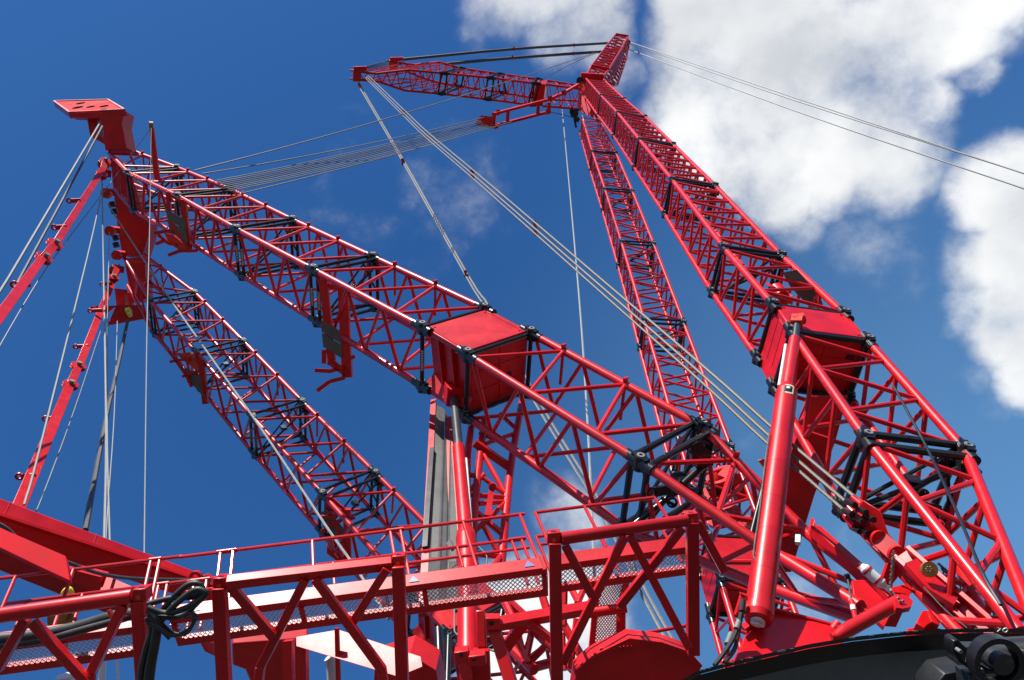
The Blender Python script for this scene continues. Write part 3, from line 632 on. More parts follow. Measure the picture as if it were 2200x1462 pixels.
m = MB(); sd = W((-1, 0, -.1)); m.tube(cp(1704, 740) + sd * .24, cp(1692, 828) + sd * .26, .055, n=12); m.build('sensor_tube', WHT, cy)
def sticker(cx, cyy, wpx, hpx):
    c = cp(cx, cyy); nrm = (EYE - c); nrm = (nrm - axc * nrm.dot(axc)).normalized(); sd = axc.cross(nrm).normalized(); R0 = .3155
    def patch(w, h, lift, name, mm):
        m = MB(); K = 8; vs = []
        for s_ in (-1, 1):
            for i in range(K + 1):
                a = (i / K - .5) * w / R0; vs.append(c + axc * h / 2 * s_ * (1 - .12 * abs(2 * i / K - 1) ** 4) + (nrm * math.cos(a) + sd * math.sin(a)) * (R0 + lift))
        m.add(vs, [(i, i + 1, K + 2 + i, K + 1 + i) for i in range(K)]); return m.build(name, mm, bb)
    patch(.34, .42, .004, 'sticker', YEL); patch(.30, .37, .007, 'sticker', WHT); patch(.24, .30, .010, 'sticker', BLK)
    c = c - axc * .06; patch(.10, .10, .013, 'sticker', WHT)
sticker(1691, 853, 40, 40)
m = MB(); m.path([cp(1662, 925) - VIEW * .3 + sd * .22, cp(1655, 1000) - VIEW * .28 + sd * .25, cp(1640, 1100) - VIEW * .28 + sd * .2, cp(1626, 1170) - VIEW * .30 + sd * .16, cp(1622, 1192) - VIEW * .32 + sd * .1,
         cp(1636, 1212) - VIEW * .36, cp(1640, 1205) - VIEW * .38, cp(1625, 1182) - VIEW * .36 + sd * .05], .022, n=7); m.build('control_cable', TAN, cy)
MB().bar(cp(1683, 1150) + W((.33, -.1, 0)), cp(1682, 1166) + W((.33, -.1, 0)), .12, .12, UP).build('sensor_box', WHT, cy)
m = MB(); m.prism([P(1594, 1276, 17.6), P(1614, 1282, 17.6), P(1590, 1330, 17.2), P(1580, 1322, 17.2)], VIEW * .12); m.prism([P(1590, 1274, 17.5), P(1618, 1290, 17.6), P(1600, 1292, 17.6)], VIEW * .1); m.build('valve_bracket', RED, cy)
m = MB().tube(P(1597, 1290, 17.3), P(1594, 1312, 17.2), .07).tube(P(1596, 1312, 17.2), P(1600, 1318, 17.2), .05); m.build('valve', CHR, cy)
m = MB().path([P(1592, 1318, 17), P(1586, 1345, 16.8), P(1572, 1378, 16.5), P(1552, 1408, 16.2), P(1535, 1430, 16)], .05).path([P(1592, 1325, 17), P(1584, 1370, 16.8), P(1578, 1395, 16.6), P(1556, 1425, 16)], .05)
hs = m.build('hydraulic_hose', RUB, cy)
MB().tube(P(1588, 1335, 16.9), P(1582, 1352, 16.7), .065).tube(P(1571, 1362, 16.8), P(1562, 1385, 16.5), .065).build('hose_fitting', STL, hs)
m = MB(); m.prism([P(1628, 1335, 17.4), P(1645, 1350, 17.6), P(1610, 1365, 17.6), P(1600, 1352, 17.4)], VIEW * .3); m.build('clevis', RED, cy)

c2 = thing('hydraulic_cylinder', P(1005, 1420, 19), 'red hydraulic cylinder standing behind the catwalk beside the grey grille panel', 'hydraulic cylinder')
def cq(x, y): t = (y - 845) / 575.; return P(x, y, 1 / ((1 - t) / 33.4 + t / 19.5))
MB().tube(cq(974, 842), cq(986, 965), .17, n=20).build('rod', CHR, c2)
b = MB().tube(cq(985, 961), cq(1001, 1148), .232, .232, n=30).tube(cq(1001, 1146), cq(1002, 1158), .30, .335, n=30).tube(cq(1002, 1158), cq(1004, 1205), .335, n=30).tube(cq(1004, 1205), cq(1005, 1215), .335, .29, n=30).tube(cq(1005, 1215), cq(1006, 1425), .285, n=30)
bb2 = b.build('barrel', RED, c2)
MB().tube(cq(1002, 985) - VIEW * .1, cq(1014, 1146) - VIEW * .1, .05).build('sensor_tube', WHT, c2)
m = MB().path([cq(985, 1210), cq(966, 1225), cq(945, 1255), cq(940, 1280)], .02).path([cq(970, 1170), cq(966, 1200), cq(958, 1262)], .02).path([cq(1030, 1172), cq(1022, 1200), cq(1040, 1222), cq(1046, 1196), cq(1030, 1176)], .02)
m.path([cq(978, 1250), cq(976, 1340), cq(980, 1362), cq(1003, 1372), cq(1040, 1370), cq(1068, 1370), cq(1078, 1390), cq(1066, 1400), cq(1050, 1395)], .025); m.build('control_cable', TAN, c2)
MB().bar(cq(966, 1165), cq(972, 1180), .14, .14, UP).build('valve', STL, c2)
m = MB(); m.bar(cq(970, 838), cq(978, 856), .7, .8, UP); m.build('rod_eye', RED2, c2)

# boom stop beam behind the big cylinder
bs = thing('boom_stop', P(1670, 1290, 22), 'wide dark red flat beam behind the big cylinder', 'boom stop')
m = MB().prism([P(1742, 852, 25.6), P(1822, 850, 25.9), P(1795, 950, 25.5), P(1750, 1065, 25.1), P(1700, 1230, 24.6), P(1625, 1230, 24.3), P(1668, 1060, 24.9)], VIEW * .35); m.build('stop_beam', RED2, bs, bevel=.02)
m = MB().tube(P(1668, 930, 25), P(1632, 1080, 23.4), .09).tube(P(1632, 1080, 23.4), P(1612, 1160, 22.6), .09); m.build('stop_rod', BLK, bs)
m = MB(); slab(m, [(1630, 990), (1650, 985), (1655, 1010), (1640, 1004)], 23.5, .1); m.build('stop_lug', ORG, bs)
# red lattice support and grille behind the second cylinder
sf = thing('lattice_tower', P(1045, 1150, 24), 'red tubular lattice tower right of the cylinder behind the catwalk', 'lattice support')
q0 = fpx((1004, 925, 31.5), (1041, 902, 33.5)); q1 = fpx((990, 1300, 22), (1008, 1240, 24)); q2 = fpx((1122, 862, 35.5)); q3 = fpx((1074, 1235, 25.5))
far = lambda x, y: 1 / ((1 - (y - 880) / 355) / 35 + (y - 880) / 355 / 25)
near = lambda x, y: 1 / ((1 - (y - 900) / 340) / 33.5 + (y - 900) / 340 / 24)
for pts, r in (([(1041, 902), (1027, 1020), (1017, 1134), (1006, 1260)], .15), ([(1122, 862), (1098, 1000), (1083, 1147), (1074, 1240)], .16), ([(1012, 920), (1004, 1000), (1000, 1240)], .15)):
    MB().path([P(x, y, near(x, y) if x < 1060 else far(x, y)) for x, y in pts], r, n=10).build('chord', RED, sf)
m = MB()
for x0, y0, x1, y1, r in ((1039, 978, 1087, 1064, .1), (1010, 1064, 1089, 1070, .1), (1028, 1083, 1086, 1079, .1), (1090, 1077, 1014, 1147, .1), (1010, 1090, 1082, 1150, .12), (1040, 1132, 1076, 1198, .1), (1006, 1020, 1036, 1026, .1), (1033, 1024, 1087, 1064, .09),
                          (1008, 1055, 1040, 1020, .09), (1015, 1190, 1078, 1196, .1), (1050, 1232, 1078, 1192, .1), (1030, 930, 1108, 965, .1), (1042, 955, 1110, 930, .1), (1112, 925, 1075, 890, .1)):
    m.tube(P(x0, y0, near(x0, y0) if x0 < 1060 else far(x0, y0)), P(x1, y1, near(x1, y1) if x1 < 1060 else far(x1, y1)), r, n=8)
m.bar(P(1020, 952, 31), P(1097, 1006, 31), .3, .22, UP); m.build('lacing', RED, sf)
m = MB().bar(P(1057, 1048, 28), P(1047, 1112, 26.5), .2, .2, VIEW).disc(P(1058, 1046, 27.8), VIEW, .14, .16); m.build('bracket', RED2, sf)
gt = thing('grille_tower', P(950, 1230, 24), 'tall grey grille panel standing behind the catwalk, left of the second cylinder', 'grille panel')
def dg(y): t = (y - 870) / 460.; return 1 / ((1 - t) / 35.5 + t / 22.5)
for k, (xa, xb, xc, xd) in enumerate(((934, 956, 916, 942), (957, 966, 943, 958), (967, 986, 959, 990))):
    m = MB(); y0 = 868 + k * 18
    m.prism([P(xa, y0, dg(y0)), P(xb, y0 + 12, dg(y0)), P(xd, 1310, dg(1310)), P(xc, 1310, dg(1310))], VIEW * .12); m.build('grille_panel', GRY, gt)
MB().bar(P(929, 968, dg(968)), P(914, 1182, dg(1182)), .18, .3, VIEW).build('edge_rubber', BLK, gt)
MB().bar(P(932, 862, dg(862) + .2), P(909, 1320, dg(1320) + .2), .25, .2, VIEW).bar(P(964, 900, dg(900) + .3), P(985, 1310, dg(1310) + .3), .3, .2, VIEW).build('edge_bar', RED, gt)
# ------------------------------------------------------------------ catwalk modules with railings
def catwalk(label, x0, y0, d0, x1, y1, d1, posts, mesh_n, fposts=(), tri=(), ext=0, rails=True, hh=1.1, span=None):
    r = thing('catwalk', P((x0 + x1) / 2, (y0 + y1) / 2, (d0 + d1) / 2), label, 'catwalk', 'catwalk modules')
    a, b = P(x0, y0, d0), P(x1, y1, d1); d = (b - a).normalized()
    H = .235; B1 = .13; WD = .42; hin = (HIN - d * HIN.dot(d)).normalized(); up = UP
    def box(o0, o1, z0, z1, name, m_, par=r, bev=.008):
        return MB().hexa([p + hin * o + up * z for p in (a, b) for o, z in ((o0, z0), (o1, z0), (o1, z1), (o0, z1))]).build(name, m_, par, bevel=bev)
    s1 = box(0, B1, -H, 0, 'side_beam', RED2); box(WD, WD + .13, -H - .01, -H + .085, 'side_beam', RED2)
    n = int((b - a).length / .068); rows = 7; m = MB(); zz = -H + .012
    for i in range(n + 1):
        for j in range(rows):
            for sgn in (-1, 1):
                i0, i1 = i / n, min(1, max(0, (i + .5 * sgn) / n))
                w0, w1 = B1 + (WD - B1) * j / rows, B1 + (WD - B1) * (j + 1) / rows
                if j % 2: i0, i1 = i1, i0
                m.bar(lerp(a, b, i0) + hin * w0 + up * zz, lerp(a, b, i1) + hin * w1 + up * zz, .009, .012, up)
    m.build('mesh_floor', GAL, r)
    for t in [k / max(1, mesh_n) for k in range(mesh_n + 1)]:
        t = .01 + .98 * t; m = MB(); m.bar(lerp(a, b, t) + hin * B1 + up * (zz - .03), lerp(a, b, t) + hin * WD + up * (zz - .03), .07, .05, up)
        if t < .05 or t > .95: m.bar(lerp(a, b, t) - hin * .012 + up * .01, lerp(a, b, t) - hin * .012 - up * (H + .05), .05, .03, hin)
        m.build('cross_bearer', RED, r)
    if rails:
        for off, pl, nm in ((.02, posts, 'near'), (WD + .1, fposts or posts, 'far')):
            o = hin * off; ends = span or (min(pl), max(pl))
            rl = MB().path([lerp(a, b, ends[0] - ext) + o + up * hh, lerp(a, b, (ends[0] + ends[1]) / 2) + o + up * hh, lerp(a, b, ends[1] + ext) + o + up * hh], .027, n=8, smooth=False)
            if nm == 'far': rl.path([lerp(a, b, ends[0]) + o + up * .78, lerp(a, b, ends[1]) + o + up * .78], .024, n=8, smooth=False)
            rr = rl.build('handrail', RED, r)
            for t in pl: MB().tube(lerp(a, b, t) + o, lerp(a, b, t) + o + up * hh, .026, n=8).build('rail_post', RED, rr)
            for t0, t1 in zip(pl, pl[1:]):
                if t1 - t0 < .08: MB().tube(lerp(a, b, t0 - .01) + o + up * hh, lerp(a, b, t1 + .01) + o + up * hh, .038, n=12).build('rail_joint', RED, rr)
    for t in tri:
        c = lerp(a, b, t) - hin * .006 - up * H * .52; m = MB(); m.prism([c - d * .075 - up * .05, c + d * .075 - up * .05, c + up * .07], -hin * .004); m.build('arrow_sticker', BLUE, s1)
    return r
catwalk('left catwalk module beside the hanging hose bundle, cut by the left edge', -60, 1366, 10.4, 324, 1316, 10.7, [.10, .45, .93, .985], 2, span=(-.05, 1.13))
catwalk('longest catwalk module, with bright side beam and mesh floor', 366, 1301, 10.8, 1166, 1196, 11.3, [.115, .15, .375, .60, .63, .815, .985], 3, fposts=[.02, .055, .42, .60, .79, .955, .985], tri=(.065, .64, .955), span=(.0, 1.0), hh=1.0)
catwalk('shortest catwalk module, behind the right truss frame', 1180, 1191, 11.35, 1480, 1151, 11.6, [.03, .40, .94], 1, fposts=[.03, .5, .97], hh=.97)

# ------------------------------------------------------------------ framed trusses with corner castings in front
TD = 9.6
def cast(m, x, y, d, w=.17, h=.16):
    c = P(x, y, d); R_, U_ = W((1, 0, .06)).normalized(), W((0, 0, 1)); Q = W((0, 1, 0))
    return m.hexa([c - R_ * w / 2 - U_ * h / 2, c + R_ * w / 2 - U_ * h / 2, c + R_ * w / 2 + U_ * h / 2, c - R_ * w / 2 + U_ * h / 2] + [c + Q * .2 + R_ * s_ * w / 2 + U_ * t_ * h / 2 for s_, t_ in ((-1, -1), (1, -1), (1, 1), (-1, 1))])
def truss(label, chord, rnd, posts, diags, castings, wch=.15):
    r = thing('truss_frame', P(posts[0][0], posts[0][1], TD), label, 'truss frame', 'truss frames in front of the catwalk')
    a, b = P(*chord[:2], chord[4]), P(*chord[2:4], chord[5])
    if rnd: MB().tube(a, b, wch / 2, n=20).build('top_chord', RED, r)
    else: MB().bar(a, b, wch, wch, UP).build('top_chord', RED, r, bevel=.012)
    for x0, y0, x1, y1, d in posts: MB().bar(P(x0, y0, d), P(x1, y1, d), .16, .155, VIEW).build('post', RED2, r, bevel=.012)
    for x0, y0, x1, y1, d in diags: MB().bar(P(x0, y0, d), P(x1, y1, d), .11, .115, VIEW).build('diagonal', RED, r, bevel=.01)
    for x, y, d in castings:
        c = cast(MB(), x, y, d).build('corner_casting', RED, r, bevel=.012)
        m = MB(); p = P(x, y, d); m.disc(p - VIEW * .006 + W((0, 0, -.02)), VIEW, .032, .02, n=14); m.build('bolt_head', ORG, c)
        m = MB(); m.bar(p + W((-.035, .07, .0815)), p + W((.035, .07, .0815)), .05, .004, W((0, 0, 1))); m.build('casting_slot', BLK, c)
    return r
truss('left truss frame with a round top chord, cut by the left edge', (-50, 1330, 284, 1282, 9.4, 9.6), True, [(299, 1290, 312, 1500, 9.62)],
      [(56, 1330, -6, 1440, 9.55), (70, 1336, 190, 1468, 9.5), (266, 1300, 186, 1468, 9.58)], [(298, 1280, 9.55)], .19)
truss('middle truss frame with a square top chord and two posts', (487, 1252, 842, 1211, 9.7, 10.1), False, [(472, 1262, 484, 1500, 9.72), (856, 1216, 866, 1500, 10.05)],
      [(498, 1262, 588, 1368, 9.75), (656, 1246, 556, 1440, 9.85), (678, 1244, 822, 1440, 9.9), (832, 1222, 755, 1342, 10.0), (560, 1432, 552, 1500, 9.84), (820, 1436, 830, 1500, 9.9)], [(471, 1256, 9.7), (855, 1208, 10.08)], .14)
truss('right truss frame with a round top chord, beside the big cylinder', (1206, 1158, 1476, 1118, 10.1, 10.5), True, [(1192, 1166, 1197, 1500, 10.1), (1487, 1122, 1489, 1406, 10.5)],
      [(1214, 1172, 1272, 1280, 10.15), (1342, 1152, 1208, 1425, 10.25), (1352, 1150, 1480, 1392, 10.35), (1466, 1134, 1330, 1304, 10.45), (1498, 1122, 1556, 1228, 10.6)], [(1190, 1158, 10.08), (1487, 1116, 10.48)], .165)
# second truss lower in the centre
r = thing('truss_frame', P(1060, 1340, 13), 'smaller truss frame low in the centre seen below the catwalk floor', 'truss frame', 'truss frames in front of the catwalk')
MB().bar(P(1064, 1342, 13), P(1270, 1306, 13.6), .17, .19, UP).build('top_chord', RED, r, bevel=.01)
for x0, y0, x1, y1 in ((1058, 1340, 1102, 1480), ):
    MB().bar(P(x0, y0, 13), P(x1, y1, 12.4), .2, .18, VIEW).build('post', RED, r, bevel=.01)
for x0, y0, x1, y1, w in ((1124, 1342, 1078, 1402, .17), (1040, 1352, 1032, 1480, .12), (1140, 1336, 1196, 1384, .1)):
    MB().bar(P(x0, y0, 13.2), P(x1, y1, 13), w, .16, VIEW).build('diagonal', RED, r)
cs_ = MB(); c = P(1056, 1336, 12.9); cs_.bar(c - W((.14, 0, 0)), c + W((.14, 0, 0)), .24, .2, W((0, 0, 1))); q = cs_.build('corner_casting', RED, r, bevel=.012)
MB().bar(c + W((-.04, -.125, .02)), c + W((.04, -.125, .02)), .02, .07, W((0, 0, 1))).build('casting_slot', BLK, q)
# container-cornered posts low in the centre
r = thing('support_post', P(1000, 1440, 10), 'red posts with corner castings at the foot of the second cylinder', 'support post')
MB().bar(P(1032, 1312, 10.6), P(1036, 1392, 10.4), .13, .15, VIEW).build('post', RED, r, bevel=.02)
MB().bar(P(1034, 1395, 10.3), P(1038, 1500, 10.2), .22, .22, VIEW).bar(P(1022, 1404, 10.25), P(1022, 1500, 10.2), .2, .22, VIEW).build('post', RED2, r, bevel=.01)
q = MB().bar(P(978, 1410, 10), P(1008, 1406, 10), .2, .17, W((0, 0, 1))).build('corner_casting', RED, r, bevel=.012)
MB().bar(P(989, 1404, 9.93) - VIEW * .05, P(994, 1403, 9.93) - VIEW * .05, .02, .06, W((0, 0, 1))).build('casting_slot', BLK, q)
MB().bar(P(998, 1416, 10), P(1008, 1510, 9.8), .16, .17, VIEW).build('post', RED, r, bevel=.01)
q = MB().bar(P(1008, 1416, 9.95), P(1044, 1412, 9.95), .2, .14, W((0, 0, 1))).build('corner_casting', RED2, r, bevel=.012)
MB().disc(P(1018, 1417, 9.84), VIEW, .022, .03).build('casting_slot', BLK, q)
# lattice tubes behind
r = thing('lattice_support', P(1150, 1400, 20), 'red tubular lattice low in the centre against white cloud', 'lattice frame')
m = MB(); D_ = 19
for x0, y0, x1, y1, w in ((1083, 1286, 1182, 1378, .13), (1080, 1284, 1102, 1332, .1), (1098, 1345, 1136, 1424, .09), (1146, 1342, 1128, 1424, .09), (1128, 1432, 1186, 1374, .09), (1086, 1382, 1140, 1434, .12), (1140, 1436, 1200, 1420, .12), (1114, 1362, 1128, 1424, .08), (1066, 1380, 1090, 1388, .1),
                           (1160, 1262, 1180, 1330, .1), (1212, 1262, 1210, 1345, .1), (1226, 1262, 1248, 1305, .08), (1256, 1262, 1240, 1298, .08), (1210, 1340, 1250, 1412, .1), (1208, 1362, 1212, 1440, .08), (1238, 1330, 1226, 1440, .08)):
    m.tube(P(x0, y0, D_), P(x1, y1, D_ - .6), w, n=8)
m.build('lacing', RED, r)
MB().tube(P(1078, 1282, 19.5), P(1190, 1390, 18.3), .14).build('chord', RED, r); MB().tube(P(1084, 1378, 19.5), P(1148, 1440, 18.3), .14).build('chord', RED, r)

# ------------------------------------------------------------------ mesh ladder chute and hood
r = thing('mesh_chute', P(1310, 1390, 13), 'upright chute of galvanised mesh between red bars, below the right catwalk module', 'mesh chute')
def meshpanel(q, nu, nv, name='mesh_panel'):
    m = MB()
    for i in range(nu):
        for j in range(nv):
            for s_ in (0, 1):
                u0, u1 = (i + (.5 if (j + s_) % 2 else 0)) / nu, (i + (0 if (j + s_) % 2 else .5) + (1 if s_ and 0 else 0)) / nu
                if s_: u0 += .5 / nu; u1 += .5 / nu
                u0, u1 = min(1, u0), min(1, u1)
                p = lerp(lerp(q[0], q[1], u0), lerp(q[3], q[2], u0), j / nv); s2 = lerp(lerp(q[0], q[1], u1), lerp(q[3], q[2], u1), (j + 1) / nv)
                m.bar(p, s2, .014, .02, VIEW)
    return m.build(name, GAL, r)
meshpanel([P(1292, 1256, 13), P(1340, 1248, 13), P(1332, 1300, 12.9), P(1280, 1310, 12.9)], 8, 13)
meshpanel([P(1280, 1322, 12.9), P(1328, 1318, 12.9), P(1326, 1400, 12.7), P(1276, 1400, 12.7)], 8, 20)
for x0, y0, x1, y1 in ((1284, 1256, 1270, 1400), (1346, 1248, 1332, 1310), (1330, 1318, 1330, 1400)):
    MB().bar(P(x0, y0, 12.95), P(x1, y1, 12.65), .09, .1, VIEW).build('side_bar', RED2, r)
MB().tube(P(1262, 1318, 12.8), P(1346, 1306, 12.8), .085, n=16).bar(P(1285, 1250, 12.9), P(1352, 1242, 12.9), .1, .1, UP).build('cross_bar', RED, r)
MB().tube(P(1338, 1318, 12.8), P(1338, 1375, 12.8), .05).build('side_bar', RED2, r)
r = thing('machine_hood', P(1370, 1470, 11), 'dark red sloping machine hood at the bottom edge, left of the black drum', 'machine hood')
m = MB(); poly = [(1222, 1530), (1236, 1444), (1272, 1412), (1352, 1374), (1420, 1382), (1478, 1402), (1506, 1432), (1512, 1530)]
m.prism([P(x, y, 11.5) for x, y in poly], VIEW * .45); hd = m.build('hood_panel', RED2, r, bevel=.03)
m = MB()
for p, q in zip(poly[1:], poly[2:-1]): m.bar(P(*p, 11.45), P(*q, 11.45), .05, .06, VIEW)
m.build('hood_edge', RED2, hd)
m = MB()
for k in range(7): m.bar(P(1308 + k * 8, 1391 - k * .6, 11.48), P(1316 + k * 8, 1404 - k * .6, 11.48), .02, .03, VIEW)
m.build('hood_vent', RED, hd); MB().disc(P(1292, 1396, 11.48), VIEW, .03, .03).build('hood_bolt', ORG, hd)
r = thing('guard_rail', P(1410, 1375, 14), 'thin red guard rail behind the machine hood', 'railing')
m = MB()
for y0, y1 in ((1371, 1344), (1392, 1380)): m.tube(P(1330, y0, 14), P(1480, y1, 14.4), .035)
m.tube(P(1381, 1362, 14.1), P(1392, 1380, 14.1), .03); m.build('rail', RED, r)

# ------------------------------------------------------------------ box girders lower left
r = thing('box_girder', P(200, 1200, 14), 'large red box girder slanting down from the left edge behind the catwalk', 'girder')
def girder(m, q, th): m.prism([P(*p) for p in q], th)
ta, tb = P(-80, 1040, 14), P(462, 1243, 17.2); ba, bb_ = ta - UP * .50, tb - UP * .26; bk = HIN * .62
m = MB().hexa([ba, bb_, bb_ + bk, ba + bk, ta, tb, tb + bk, ta + bk]); m.build('girder_shell', RED2, r, bevel=.03)
m = MB()
for t in (.16, .48): m.bar(lerp(ta, tb, t) - HIN * .003, lerp(ba, bb_, t) - HIN * .003, .012, .006, HIN)
m.bar(lerp(ba, bb_, 0) - HIN * .02, bb_ - HIN * .02, .08, .07, UP); m.build('weld_seam', RED3, r)
m = MB(); c = P(442, 1240, 16.5); slab(m, [(428, 1243), (442, 1236), (456, 1246), (450, 1256), (426, 1254)], 16.6, .15); m.ring(P(421, 1240, 16.5), VIEW, .13, .07, .1); m.build('girder_lug', RED, r)
FLN = (HIN + W((.24, 0, .14))).normalized()
r = thing('box_girder', P(150, 1240, 13), 'lower red girder with pale flange plates under the large one at the left edge', 'girder')
m = MB().hexa([P(-80, 1152, 13.2), P(290, 1306, 15.2), P(290, 1306, 15.2) + HIN * .5, P(-80, 1152, 13.2) + HIN * .5, P(-80, 1128, 13.3), P(300, 1288, 15.3), P(300, 1288, 15.3) + HIN * .5, P(-80, 1128, 13.3) + HIN * .5]); m.build('girder_shell', RED2, r, bevel=.02)
m = MB(); wallplate(m, [(-80, 1096), (14, 1140), (140, 1194), (146, 1222), (150, 1248), (80, 1216), (-80, 1138)], 12.6, .1, FLN); m.build('flange_plate', RED3, r, bevel=.01); m = MB(); wallplate(m, [(216, 1230), (228, 1236), (298, 1266), (250, 1279), (215, 1274)], 14.5, .3, FLN); m.build('flange_plate', RED2, r, bevel=.01)
m = MB(); slab(m, [(144, 1222), (216, 1240), (216, 1276), (150, 1250)], 14.2, .3); m.build('web_plate', RED2, r)
rope('drape_rope', 'slack dark rope draped along the box girders to the lug at the catwalk', [(-20, 1118, 12.6), (15, 1137, 12.7), (60, 1176, 12.8), (140, 1207, 13.2), (220, 1234, 14), (300, 1244, 15), (415, 1246, 16.3)], .035, DST, 'rope')
r = thing('hook_block', P(140, 1330, 12), 'small red hook block with a yellow shackle above the left truss chord', 'hook block')
MB().disc(P(132, 1318, 12), VIEW, .13, .14, n=28).disc(P(134, 1330, 12.05), VIEW, .21, .10, n=32).build('sheave', BRN, r)
m = MB().path([P(136, 1295, 11.95), P(138, 1276, 11.95), P(146, 1267, 11.95), P(152, 1274, 11.95), P(154, 1292, 11.95)], .05); m.build('shackle', YEL, r)
MB().bar(P(145, 1280, 11.98), P(140, 1318, 11.98), .06, .08, VIEW).build('block_strap', RED, r)
r = thing('hose_bundle', P(330, 1340, 9.4), 'tangled bundle of black hoses looped over the left truss post and hanging down', 'hose bundle')
def hose(pts, rr, dd=9.35): MB().path([P(p[0], p[1], dd if len(p) < 3 else p[2]) for p in pts], rr, n=10, sub=7).build('hose', RUB, r)
hose([(-60, 1378, 9.9), (60, 1368, 9.9), (160, 1350, 9.9), (250, 1324, 9.85), (320, 1318, 9.75)], .082)
hose([(-60, 1394, 9.85), (80, 1378, 9.85), (200, 1348, 9.8), (310, 1316, 9.75)], .05)
hose([(318, 1298), (365, 1286), (420, 1282), (436, 1268), (425, 1254), (402, 1258), (372, 1284), (348, 1316), (326, 1345)], .036, 9.4)
hose([(318, 1306), (360, 1318), (410, 1302), (438, 1282), (440, 1272), (420, 1268), (385, 1292), (350, 1330), (332, 1370), (318, 1420), (308, 1500)], .038, 9.32)
hose([(316, 1312), (352, 1326), (395, 1322), (420, 1300), (430, 1288)], .034, 9.44)
hose([(318, 1316), (370, 1330), (410, 1318), (420, 1328), (408, 1350), (378, 1366), (350, 1358), (335, 1345)], .022, 9.3)
hose([(318, 1322), (360, 1324), (418, 1328), (425, 1325)], .012, 9.28)
hose([(320, 1318), (340, 1332), (338, 1372), (328, 1430), (320, 1500)], .042, 9.3)
hose([(322, 1322), (335, 1340), (330, 1380), (318, 1440), (312, 1500)], .040, 9.27)
hose([(316, 1326), (326, 1352), (315, 1392), (304, 1440), (302, 1500)], .042, 9.3)
hose([(330, 1325), (352, 1345), (370, 1360), (398, 1362), (415, 1340), (420, 1320)], .026, 9.36)
hose([(322, 1340), (336, 1346), (352, 1358), (366, 1372)], .03, 9.25)
m = MB().bar(P(234, 1311, 9.7), P(246, 1336, 9.7), .03, .06, VIEW); m.build('hose_strap', ORG, r)

# ------------------------------------------------------------------ plates and columns under the catwalk
CARN = (-(SUNW - (P(700, 1372, 10) - EYE).normalized()).normalized() + XC * .05).normalized()
r = thing('carbody_frame', P(700, 1440, 15), 'red plated carbody arm with pale upper flange below the longest catwalk', 'carbody')
m = MB().hexa((lambda q: [x - UP * .22 for x in q] + q)([onplane(x, y, P(640, 1366, 13.4), CARN) for x, y in ((634, 1368), (852, 1432), (906, 1410), (728, 1352))]))
m.build('arm_shell', RED2, r, bevel=.02)
m = MB(); wallplate(m, [(498, 1384), (662, 1372), (664, 1520), (560, 1520), (526, 1440), (499, 1430)], 13.6, .3, UP); m.build('side_box', RED2, r, bevel=.03)
for x in (620, 650): MB().bar(P(x, 1376, 13.4), P(x + 2, 1500, 13.2), .16, .2, VIEW).build('column', RED, r)
m = MB().bar(P(724, 1350, 13), P(728, 1500, 12.8), .07, .08, VIEW); m.build('column', RED2, r)
m = MB(); slab(m, [(806, 1430), (880, 1406), (936, 1440), (950, 1500), (800, 1500)], 15.4, 1); m.build('end_plate', RED2, r)
m = MB(); m.prism([P(425, 1372, 12.6), P(468, 1385, 12.8), P(478, 1418, 12.8), P(440, 1400, 12.6)], VIEW * .3); m.build('end_plate', RED2, r)
MB().path([P(706, 1412, 13.6), P(712, 1424, 13.6), P(716, 1500, 13.5)], .095, n=14).build('exhaust_pipe', WHT, r)
m = MB(); 
r = thing('rope_tail', P(225, 1440, 14), 'pale rope end hanging below the left catwalk module', 'rope')
MB().path([P(221, 1405, 14), P(217, 1500, 13.8)], .06).path([P(251, 1412, 14), P(255, 1500, 13.8)], .022).build('rope_strand', WHT, r)
r = thing('stub_post', P(196, 1450, 9.6), 'short round red stub below the left truss joint', 'post')
MB().tube(P(200, 1428, 9.6), P(192, 1450, 9.55), .055, n=16).tube(P(192, 1450, 9.55), P(192, 1500, 9.5), .075, n=16).build('stub', RED, r)
MB().tube(P(140, 1452, 11), P(140, 1500, 11), .12).build('stub', WHT, r)
# mast leg foot plates of the farther leg seen under the catwalk
r = thing('strut_cylinder', P(950, 1440, 30), 'pair of slim black struts below the catwalk, left of the cylinder', 'strut')
MB().tube(P(942, 1352, 33), P(948, 1500, 30), .19, n=16).build('strut_tube', BLK, r); MB().tube(P(964, 1368, 33), P(960, 1500, 30), .13, n=16).build('strut_tube', BLK, r)

# ------------------------------------------------------------------ lower right: links, bottle, drum
lp = thing('pendant_link', P(1950, 1230, 19.5), 'heavy red link plates with black pins holding the three stay cables at lower right', 'link plate')
m = MB(); pts = [(1828, 1112), (1856, 1076), (1892, 1098), (1910, 1148), (1948, 1192), (1944, 1216), (1926, 1210), (1862, 1156), (1836, 1140)]
for o in (0, .26): m.prism([P(x, y, 19.2 + (x - 1828) * -.010) + VIEW * o for x, y in pts], VIEW * .12)
lp1 = m.build('link_plate', RED2, lp, bevel=.015)
m = MB(); d1, d2 = P(1888, 1158, 18.2), P(1926, 1192, 17.75)
for o in (-.02, .42): m.disc(d1 + VIEW * o, VIEW, .20, .1, n=28).disc(d2 + VIEW * o, VIEW, .21, .1, n=28).bar(d1 + VIEW * o, d2 + VIEW * o, 0.1, .40, VIEW.cross(d2 - d1))
m.build('link_plate', RED2, lp)
m = MB()
for x, y, r_ in ((1852, 1097, .07), (1868, 1113, .075), (1845, 1117, .07), (1838, 1138, .07), (1857, 1142, .08), (1888, 1158, .09), (1924, 1187, .09), (1828, 1082, .08), (1822, 1102, .08)):
    m.disc(P(x, y, 19.0 - (x - 1828) * .011), VIEW, r_, .46, n=18)
